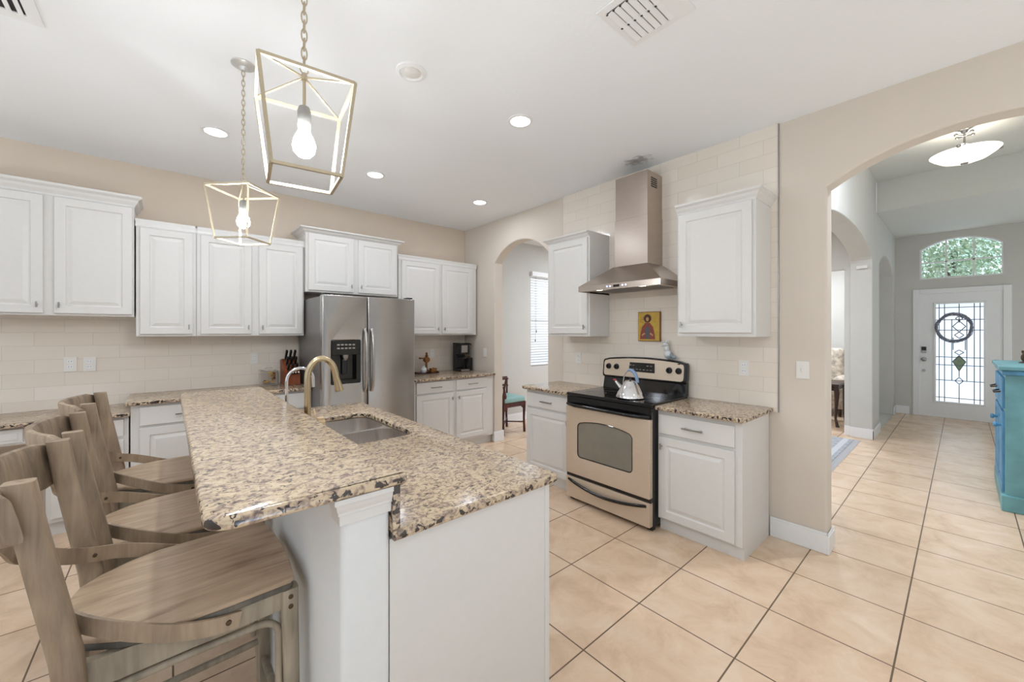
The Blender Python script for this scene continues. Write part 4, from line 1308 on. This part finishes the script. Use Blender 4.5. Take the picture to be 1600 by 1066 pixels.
cf = thing('coffee_maker', 'black drip coffee maker with glass carafe on the corner counter', 'coffee maker', (2.94, 4.38, 0.89))
cx0, cx1, cy0, cy1 = 2.865, 3.015, 4.30, 4.49
build('base', MB().box(cx0, cx1, cy0, cy1, 0.891, 0.925, 0.008), 'black_matt', cf)
build('base_trim', MB().box(cx0 + 0.01, cx1 - 0.01, cy0 - 0.002, cy0 + 0.002, 0.897, 0.919), 'nickel', cf)
build('column', MB().box(cx0, cx1, cy1 - 0.075, cy1, 0.925, 1.25, 0.008), 'black_matt', cf)
build('brew_head', MB().box(cx0, cx1, cy0 + 0.01, cy1 - 0.075, 1.12, 1.25, 0.01), 'black_matt', cf)
build('steel_band', MB().box(cx0 + 0.02, cx1 - 0.035, cy0 + 0.006, cy0 + 0.012, 1.14, 1.235, 0.002), 'nickel', cf)
build('lid', MB().box(cx0 - 0.003, cx1 + 0.003, cy0 + 0.006, cy1, 1.25, 1.266, 0.005), 'black', cf)
ccx, ccy = 2.94, 4.365
cr = build('carafe', MB().lathe([(0, 0.927), (0.05, 0.927), (0.064, 0.945), (0.066, 0.985), (0.055, 1.03), (0.045, 1.06), (0.042, 1.06), (0.052, 1.028), (0.063, 0.985), (0.061, 0.947), (0.048, 0.93), (0, 0.93)], (ccx, ccy, 0), 24), 'glass', cf, 40)
build('carafe_lid', MB().lathe([(0.05, 1.058), (0.052, 1.075), (0.03, 1.088), (0, 1.09)], (ccx, ccy, 0), 20), 'black_matt', cr, 40)
build('carafe_handle', MB().tube([(ccx + 0.045, ccy - 0.01, 1.065), (ccx + 0.09, ccy - 0.02, 1.06), (ccx + 0.098, ccy - 0.022, 1.0), (ccx + 0.085, ccy - 0.018, 0.95), (ccx + 0.06, ccy - 0.01, 0.95)], 0.008, 10), 'black_matt', cr, 50)
gr = thing('coffee_grinder', 'slim black and clear grinder standing right of the coffee maker', 'grinder', (3.075, 4.42, 0.89))
build('base', MB().box(3.035, 3.115, 4.38, 4.46, 0.891, 1.06, 0.008), 'black_matt', gr)
build('hopper', MB().lathe([(0.03, 1.062), (0.034, 1.08), (0.036, 1.235), (0.033, 1.235), (0.031, 1.08), (0, 1.07)], (3.075, 4.42, 0), 20), 'glass', gr, 40)
build('cap', MB().lathe([(0.04, 1.237), (0.04, 1.25), (0.02, 1.258), (0, 1.258)], (3.075, 4.42, 0), 20), 'black_matt', gr, 40)

tr = tag(build('serving_tray', MB().box(2.31, 2.58, 4.36, 4.56, 0.891, 0.899, 0.003).box(2.31, 2.318, 4.36, 4.56, 0.899, 0.91).box(2.572, 2.58, 4.36, 4.56, 0.899, 0.91), 'dark_wood'), 'dark flat tray on the counter right of the refrigerator', 'tray')
bt = thing('brass_tap_ornament', 'aged brass ornament with side handle standing on the dark tray', 'ornament', (2.46, 4.47, 0.9))
build('base', MB().lathe([(0.045, 0.9005), (0.048, 0.91), (0.03, 0.93), (0.016, 0.94), (0.014, 1.03), (0, 1.03)], (2.46, 4.47, 0), 18), 'brass', bt, 40)
build('drum', MB().lathe([(0.034, -0.03), (0.036, -0.025), (0.036, 0.025), (0.034, 0.03), (0, 0.031)], (2.46, 4.465, 1.06), 18, 'y'), 'brass', bt, 40)
build('arm', MB().tube([(2.46, 4.465, 1.075), (2.40, 4.44, 1.08), (2.34, 4.42, 1.085)], [0.009, 0.007, 0.012], 10), 'brass', bt, 40)
build('finial', MB().lathe([(0.014, 1.09), (0.02, 1.11), (0.01, 1.125), (0.016, 1.14), (0, 1.155)], (2.465, 4.47, 0), 14), 'brass', bt, 40)
jg = thing('ceramic_pot', 'small white round pot on the left of the dark tray', 'pot', (2.40, 4.42, 0.9))
build('pot', MB().lathe([(0.024, 0.9005), (0.036, 0.92), (0.038, 0.945), (0.028, 0.965), (0.02, 0.968), (0, 0.968)], (2.395, 4.415, 0), 20), 'ceramic', jg, 40)
build('lid', MB().lathe([(0.024, 0.969), (0.018, 0.978), (0.006, 0.983), (0.007, 0.992), (0, 0.995)], (2.395, 4.415, 0), 16), 'ceramic', jg, 40)
bx = thing('trinket_box', 'small brown lidded box at the right end of the dark tray', 'box', (2.53, 4.42, 0.9))
build('body', MB().box(2.485, 2.565, 4.385, 4.44, 0.9005, 0.938, 0.005), 'brass', bx)
build('lid', MB().box(2.482, 2.568, 4.382, 4.443, 0.9385, 0.952, 0.005).ball((2.525, 4.41, 0.957), 0.007, 8), 'brass', bx)


# ------------------------------------------------------------------ bar stools
def make_stool():
    t = thing('bar_stool', '', 'bar stool', (0, 0, 0), 'weathered cross-back stools at the bar')
    half = [(0.247, 0.0), (0.243, 0.12), (0.232, 0.218), (0.222, 0.229), (0.08, 0.232), (-0.06, 0.229), (-0.13, 0.203), (-0.19, 0.16), (-0.225, 0.12), (-0.24, 0.06), (-0.243, 0)]
    out = half + [(a, -b) for a, b in reversed(half[1:-1])]
    sb = MB().flat2d(out, [], lambda a, b, d: (a, b, 0.686 + d), 0.0145, 0.005)
    # gentle dish of the seat
    bmesh.ops.subdivide_edges(sb.bm, edges=[e for e in sb.bm.edges if e.calc_length() > 0.15], cuts=2)
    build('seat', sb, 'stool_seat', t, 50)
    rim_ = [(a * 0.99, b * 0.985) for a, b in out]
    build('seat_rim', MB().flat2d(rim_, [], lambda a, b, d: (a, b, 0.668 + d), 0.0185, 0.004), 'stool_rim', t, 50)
    pz = [0.0, 0.2, 0.42, 0.58, 0.70, 0.85, 1.0, 1.10]
    px = [-0.262, -0.228, -0.203, -0.200, -0.210, -0.236, -0.262, -0.276]
    for s in (-1, 1):
        mb = MB()
        mb.post([(x, s * (0.205 + 0.006 * (z / 1.1)), z) for x, z in zip(px, pz)], [(0.040, 0.036), (0.044, 0.038), (0.048, 0.042), (0.05, 0.044), (0.052, 0.045), (0.05, 0.044), (0.048, 0.042), (0.046, 0.040)])
        bp = build('back_post', mb, 'stool', t, 40)
        build('bolt', MB().lathe([(0.006, 0), (0.005, -0.004 * 1), (0, -0.005)], (-0.2, s * 0.174, 0.757), 8, 'y'), 'bolt', bp)
    for s in (-1, 1):
        lg = build('leg', MB().post([(0.222, s * 0.207, 0.668), (0.222, s * 0.207, 0.60), (0.236, s * 0.212, 0.0)], [(0.044, 0.042), (0.044, 0.042), (0.034, 0.034)], 0.2), 'stool_grey', t, 40)
        bb = MB()
        for z in (0.648, 0.62):
            bb.lathe([(0.0065, 0), (0.0065, s * 0.002), (0, s * 0.003)], (0.222, s * 0.228, z), 10, 'y')
        build('dowel', bb, 'bolt', lg)
    for s in (-1, 1):
        build('apron', MB().hexa([(0.205, s * 0.192, 0.612), (-0.19, s * 0.180, 0.60), (-0.19, s * 0.202, 0.60), (0.205, s * 0.214, 0.612), (0.205, s * 0.192, 0.667), (-0.19, s * 0.180, 0.667), (-0.19, s * 0.202, 0.667), (0.205, s * 0.214, 0.667)]), 'stool_grey', t)
    build('apron', MB().box(0.214, 0.234, -0.188, 0.188, 0.612, 0.667, 0.002), 'stool_grey', t)
    build('apron', MB().box(-0.212, -0.192, -0.185, 0.185, 0.60, 0.667, 0.002), 'stool_grey', t)
    # curved top rail behind the posts
    rings = []
    for k in range(21):
        s = -1 + 2 * k / 20
        y = s * 0.2505
        bow = -0.283 - 0.085 * (1 - s * s)
        hh = 0.066 * (1 - 0.25 * max(0, abs(s) - 0.8) / 0.2)
        zc = 1.033
        th_ = 0.013
        lean = -0.01
        ring = []
        for q in range(12):
            a = 2 * PI * q / 12
            c_, s_ = math.cos(a), math.sin(a)
            xx = math.copysign(abs(c_) ** 0.6, c_) * th_
            zz = math.copysign(abs(s_) ** 0.35, s_) * hh
            ring.append((bow + xx + lean * zz / hh, y, zc + zz))
        rings.append(ring)
    build('top_rail', MB().loops(rings), 'stool', t, 45)
    # two bent strips: seat side, inner face of the post, crossing behind, up to the rail
    for s in (-1, 1):
        ctrl = [(0.10, s * 0.226, 0.643), (0.04, s * 0.237, 0.656), (-0.03, s * 0.2405, 0.680), (-0.10, s * 0.232, 0.712), (-0.155, s * 0.212, 0.738), (-0.20, s * 0.180, 0.758), (-0.245, s * 0.132, 0.788), (-0.285, s * 0.06, 0.835), (-0.305 - (0.008 if s > 0 else -0.004), s * 0.0, 0.876),
                (-0.32, s * -0.055, 0.925), (-0.336, s * -0.10, 0.975), (-0.356, s * -0.13, 1.02), (-0.352, s * -0.145, 1.05)]
        ups = [(0, 0, 1)] * 6 + [(0.05, 0, 1)] * 2 + [(0.2, 0, 1)] * 3 + [(0.2, s * -0.5, 1)] * 2
        # smooth by Catmull-Rom
        P = [Vector(c) for c in ctrl]
        pts, uu = [], []
        for i in range(len(P) - 1):
            p0, p1, p2, p3 = P[max(i - 1, 0)], P[i], P[i + 1], P[min(i + 2, len(P) - 1)]
            for k in range(4):
                u = k / 4
                pts.append(0.5 * ((2 * p1) + (p2 - p0) * u + (2 * p0 - 5 * p1 + 4 * p2 - p3) * u * u + (3 * p1 - p0 - 3 * p2 + p3) * u ** 3))
                uu.append(Vector(ups[i]).lerp(Vector(ups[i + 1]), u))
        pts.append(P[-1])
        uu.append(Vector(ups[-1]))
        st = build('cross_strip', MB().strip(pts, 0.040, 0.008, uu), 'stool', t)
        build('bolt', MB().lathe([(0.007, 0), (0.006, s * 0.004), (0, s * 0.005)], (0.075, s * 0.2345, 0.649), 10, 'y'), 'bolt', st)
    # bent rod braces under the side aprons
    for s in (-1, 1):
        pts = [(0.196, s * 0.205, 0.30)] + [(0.196 - 0.05 * (1 - math.cos(a)), s * 0.205, 0.545 + 0.045 * math.sin(a)) for a in [PI / 2 * k / 6 for k in range(7)]]
        pts += [(0.0, s * 0.2, 0.589)] + [(-0.125 - 0.05 * math.sin(a), s * 0.198, 0.54 + 0.045 * math.cos(a)) for a in [PI / 2 * k / 6 for k in range(7)]] + [(-0.19, s * 0.198, 0.30)]
        build('brace', MB().tube(pts, 0.0095, 10), 'stool_grey', t, 50)
        build('stretcher', MB().tube([(0.228, s * 0.21, 0.268), (-0.215, s * 0.205, 0.262)], 0.011, 10), 'stool_grey', t, 50)
    build('stretcher', MB().tube([(0.23, -0.21, 0.205), (0.23, 0.21, 0.205)], 0.0125, 10), 'stool_grey', t, 50)
    build('stretcher', MB().tube([(-0.225, -0.205, 0.205), (-0.225, 0.205, 0.205)], 0.011, 10), 'stool_grey', t, 50)
    return t


stool = make_stool()
stool.location = (0.04, 1.497, 0)
stool.rotation_euler = (0, 0, math.radians(0.8))
stool['label'] = 'nearest weathered wooden cross-back bar stool, its whole seat in view'
dup(stool, (0.03, 2.055, 0), math.radians(5.4), 'middle weathered wooden cross-back bar stool between the other two stools')
dup(stool, (0.012, 2.70, 0), math.radians(0.3), 'farthest weathered wooden cross-back bar stool, nearest the back counter')

# ------------------------------------------------------------------ nook chair
ch = thing('corner_chair', 'dark red wooden chair with teal seat cushion beyond the small arch', 'chair', (3.62, 4.27, 0))
c0x, c1x, c0y, c1y = 3.415, 3.80, 4.085, 4.47
SZ = 0.43
for x, y in ((c0x, c0y), (c1x, c0y), (c0x, c1y), (c1x, c1y)):
    tall = (x, y) in ((c0x, c0y),)
    build('leg', MB().post([(x, y, 0), (x - 0.01, y, 0.2), (x, y, SZ)], [(0.03, 0.03), (0.026, 0.026), (0.036, 0.036)]), 'rosewood', ch, 40)
sr = MB()
for a in (c0y, c1y):
    sr.box(c0x, c1x, a - 0.012, a + 0.012, SZ - 0.055, SZ)
for a in (c0x, c1x):
    sr.box(a - 0.012, a + 0.012, c0y, c1y, SZ - 0.055, SZ)
for x0, x1 in ((c0x, c0x + 0.07), (c1x, c1x - 0.07)):
    sr.loops([[(x0, yy, SZ - 0.055), (x1, yy, SZ - 0.055), (x0, yy, SZ - 0.12)] for yy in (c0y - 0.008, c0y + 0.008)])
build('seat_rail', sr, 'rosewood', ch)
build('cushion', MB().box(c0x + 0.01, c1x + 0.012, c0y - 0.012, c1y + 0.0, SZ, SZ + 0.075, 0.02, 3), 'teal', ch, 60)
xs = MB()
xs.tube([(c0x, c0y, 0.14), (c1x, c1y, 0.14)], 0.009, 8).tube([(c1x, c0y, 0.14), (c0x, c1y, 0.14)], 0.009, 8)
build('stretcher', xs, 'rosewood', ch)
build('back_post', MB().tube([(c0x, c0y, SZ), (c0x - 0.005, c0y, SZ + 0.10), (c0x + 0.02, c0y, SZ + 0.24), (c0x + 0.045, c0y, SZ + 0.34)], [0.018, 0.014, 0.013, 0.012], 10), 'rosewood', ch, 40)
build('back_post', MB().tube([(c0x, c1y, SZ), (c0x - 0.01, c1y, SZ + 0.14), (c0x, c1y, SZ + 0.30)], 0.013, 10), 'rosewood', ch, 40)
build('back_post', MB().tube([(c1x, c1y, SZ), (c1x, c1y, SZ + 0.30)], 0.013, 10), 'rosewood', ch, 40)
build('crest_rail', MB().tube([(c0x - 0.06, c0y, SZ + 0.345), (c0x + 0.08, c0y + 0.01, SZ + 0.345)], 0, flat=(0.022, 0.03)).tube([(c0x - 0.03, c0y, SZ + 0.345), (c0x - 0.06, c1y - 0.1, SZ + 0.335), (c0x, c1y, SZ + 0.31), (c0x + 0.2, c1y + 0.02, SZ + 0.31), (c1x, c1y, SZ + 0.31)], 0, flat=(0.022, 0.03)), 'rosewood', ch)
build('side_slat', MB().tube([(c0x - 0.055, c0y, SZ + 0.26), (c0x + 0.02, c0y, SZ + 0.265), (c0x + 0.075, c0y + 0.004, SZ + 0.25)], 0, flat=(0.026, 0.02)).tube([(c0x, c0y, SZ + 0.24), (c0x + 0.035, c0y, SZ + 0.09), (c0x + 0.03, c0y, SZ + 0.05)], 0, flat=(0.03, 0.012)), 'rosewood', ch)

# ------------------------------------------------------------------ foyer: lamp, blue chest, rug, table, armchair
lx, ly = 6.0, -0.012
hl = thing('bowl_ceiling_light', 'lit white glass bowl ceiling light in the foyer', 'ceiling light', (lx, ly, 3.1))
build('bowl', MB().lathe([(0.0, 3.10), (0.08, 3.108), (0.16, 3.135), (0.22, 3.18), (0.245, 3.205), (0.24, 3.208), (0.21, 3.185), (0.15, 3.145), (0.08, 3.118), (0, 3.112)], (lx, ly, 0), 36), 'bowl_glow', hl, 50)
build('finial', MB().lathe([(0.0, 3.085), (0.022, 3.088), (0.03, 3.1), (0, 3.102)], (lx, ly, 0), 16), 'nickel', hl, 40)
build('stem', MB().tube([(lx, ly, 3.11), (lx, ly, 3.44)], 0.009, 10), 'nickel', hl)
sa = MB()
for k in range(3):
    a = 2 * PI * k / 3 + 0.9
    sa.tube([(lx, ly, 3.30), (lx + 0.12 * math.cos(a), ly + 0.12 * math.sin(a), 3.26), (lx + 0.235 * math.cos(a), ly + 0.235 * math.sin(a), 3.21)], 0.006, 8)
    sa.ball((lx + 0.25 * math.cos(a), ly + 0.25 * math.sin(a), 3.21), 0.018, 10)
build('arm', sa, 'nickel', hl, 50)
sa = MB()
for k in range(4):
    a = 2 * PI * k / 4 + 0.72
    sa.tube([(lx, ly, 3.37), (lx + 0.07 * math.cos(a), ly + 0.07 * math.sin(a), 3.385)], 0.007, 8).ball((lx + 0.075 * math.cos(a), ly + 0.075 * math.sin(a), 3.387), 0.015, 8)
build('cross_arm', sa, 'nickel', hl, 50)
build('canopy', MB().lathe([(0.0, 3.40), (0.02, 3.405), (0.03, 3.43), (0.07, 3.45), (0.07, 3.459), (0, 3.459)], (lx, ly, 0), 20), 'nickel', hl, 40)

pl = bpy.data.lights.new('bowl_lamp', 'POINT')
pl.energy = 3.5
pl.shadow_soft_size = 0.12
pl.color = (1.0, 0.97, 0.92)
po = bpy.data.objects.new('bowl_lamp', pl)
po.location = (lx, ly, 3.24)
COL.objects.link(po)

bx0, bx1, by0, by1 = 4.97, 6.0, -0.66, -0.222
bc = thing('blue_chest', 'worn turquoise painted cabinet cut by the right edge of the photo', 'cabinet', (5.48, -0.44, 0))
build('body', MB().box(bx0, bx1, by0, by1, 0.11, 1.07, 0.004), 'blue', bc)
build('plinth', MB().box(bx0 - 0.02, bx1 + 0.02, by0, by1 + 0.02, 0.0, 0.125, 0.006), 'blue', bc)
build('top', MB().box(bx0 - 0.03, bx1 + 0.03, by0, by1 + 0.035, 1.108, 1.14, 0.006), 'blue', bc)
build('top_moulding', MB().box(bx0 - 0.015, bx1 + 0.015, by0, by1 + 0.018, 1.07, 1.108, 0.008), 'blue_deep', bc)
for z0, z1 in ((0.80, 1.045), (0.14, 0.77)):
    for x0, x1 in ((bx0 + 0.04, 5.47), (5.50, bx1 - 0.04)):
        dr = build('drawer' if z0 > 0.5 else 'door', MB(lambda u, w, z: (u, by1 + w, z)).panel(x0, x1, z0, z1, 0.016, z0 < 0.5), 'blue_deep', bc)
        xm, zm = ((x0 + x1) / 2, (z0 + z1) / 2) if z0 > 0.5 else (x0 + 0.06, 0.66)
        if z0 > 0.5:
            build('handle', MB().tube([(xm - 0.09, by1 + 0.016, zm), (xm - 0.07, by1 + 0.05, zm - 0.01), (xm + 0.07, by1 + 0.05, zm - 0.01), (xm + 0.09, by1 + 0.016, zm)], 0.006, 8), 'bolt', dr, 40)
        else:
            build('knob', MB().lathe([(0.01, 0), (0.012, 0.018), (0.022, 0.028), (0.018, 0.042), (0, 0.044)], (xm, by1 + 0.016, zm), 14, 'y'), 'blue_deep', dr, 40)
cd = thing('candlestick', 'small dark candlestick on top of the turquoise cabinet', 'candlestick', (5.6, -0.35, 1.14))
build('stick', MB().lathe([(0.03, 1.1405), (0.03, 1.146), (0.008, 1.155), (0.007, 1.22), (0.014, 1.235), (0.012, 1.25), (0, 1.25)], (5.6, -0.35, 0), 16), 'bolt', cd, 40)
cd = thing('metal_ornament', 'small round dark metal ornament on the turquoise cabinet', 'ornament', (5.3, -0.36, 1.14))
build('ring', MB().tube([(5.3, -0.36 + 0.035 * math.cos(2 * PI * k / 18), 1.20 + 0.04 * math.sin(2 * PI * k / 18)) for k in range(18)], 0.01, 8, closed=True), 'bolt', cd, 50)
build('foot', MB().lathe([(0.025, 1.1405), (0.022, 1.15), (0.008, 1.165), (0, 1.166)], (5.3, -0.36, 0), 14), 'bolt', cd, 40)

rg_ = thing('area_rug', 'faded blue-grey fringed rug at the side-room arch', 'rug', (5.9, 1.2, 0))
build('pile', MB().box(4.6, 6.72, 0.93, 2.4, 0.001, 0.010, 0.002), 'rug', rg_)
build('border', MB().box(4.62, 6.70, 0.97, 1.03, 0.0095, 0.0115), 'rug_fringe', rg_)
fm = MB()
for k in range(90):
    x = 4.61 + k * 0.0237
    fm.box(x, x + 0.012, 0.86 + 0.01 * random.random(), 0.932, 0.001, 0.006)
tag(build('fringe', fm, 'rug_fringe', rg_), kind='stuff')

tb = thing('side_table', 'dark wooden table on curved legs glimpsed through the side-room arch', 'table', (7.8, 1.45, 0))
build('top', MB().box(7.44, 8.15, 1.2, 1.72, 0.60, 0.635, 0.008), 'dark_wood', tb)
build('apron', MB().box(7.48, 8.11, 1.24, 1.68, 0.53, 0.60), 'dark_wood', tb)
for x, y in ((7.47, 1.235), (8.1, 1.235), (7.47, 1.68), (8.1, 1.68)):
    build('leg', MB().tube([(x, y, 0.60), (x - 0.02, y - 0.012, 0.5), (x + 0.01, y, 0.3), (x + 0.02, y + 0.01, 0.12), (x - 0.005, y - 0.01, 0.03), (x - 0.015, y - 0.02, 0.0)], [0.03, 0.034, 0.022, 0.016, 0.02, 0.026], 10), 'dark_wood', tb, 50)
ac = thing('armchair', 'cream floral armchair glimpsed behind the dark side table', 'armchair', (8.75, 1.75, 0))
build('seat', MB().box(8.35, 9.1, 1.35, 2.15, 0.12, 0.46, 0.05, 3), 'floral', ac, 60)
build('backrest', MB().box(8.95, 9.25, 1.38, 2.12, 0.3, 1.12, 0.08, 3), 'floral', ac, 60)
for y in (1.35, 2.15):
    build('arm', MB().box(8.35, 9.05, y - 0.09, y + 0.09, 0.12, 0.66, 0.06, 3), 'floral', ac, 60)
for x, y in ((8.4, 1.34), (8.4, 2.16), (9.18, 1.4), (9.18, 2.1)):
    build('leg', MB().lathe([(0.018, 0), (0.028, 0.125), (0, 0.125)], (x, y, 0), 12), 'dark_wood', ac)

# ------------------------------------------------------------------ outdoors beyond the front door
struct('ground', MB().box(9.75, 40, -20, 20, -0.25, -0.12), 'concrete')
def tree(x, y, h, r, label):
    t = thing('tree', label, 'tree', (x, y, -0.12), 'trees in the front yard')
    build('trunk', MB().tube([(x, y, -0.12), (x + 0.1, y, h * 0.4), (x, y + 0.1, h * 0.75)], [0.2, 0.15, 0.08], 10), 'bark', t)
    fb = MB()
    for k in range(6500):
        a, b_, q = random.random() * 2 * PI, math.acos(2 * random.random() - 1), random.random() ** 0.4
        c = Vector((x + r * q * math.sin(b_) * math.cos(a), y + r * q * math.sin(b_) * math.sin(a), h * 0.72 + r * 0.75 * q * math.cos(b_)))
        n = Vector((random.gauss(0, 1), random.gauss(0, 1), random.gauss(0, 1))).normalized()
        u = n.orthogonal().normalized() * (0.045 + 0.04 * random.random())
        w = n.cross(u).normalized() * 0.035
        vs = [fb.bm.verts.new(c + p) for p in (-u, w, u, -w)]
        fb.bm.faces.new(vs)
    tag(build('foliage', fb, 'leaf', t), kind='stuff')


tree(18.5, 0.15, 5.2, 1.75, 'leafy tree in the front yard filling the arched transom window')
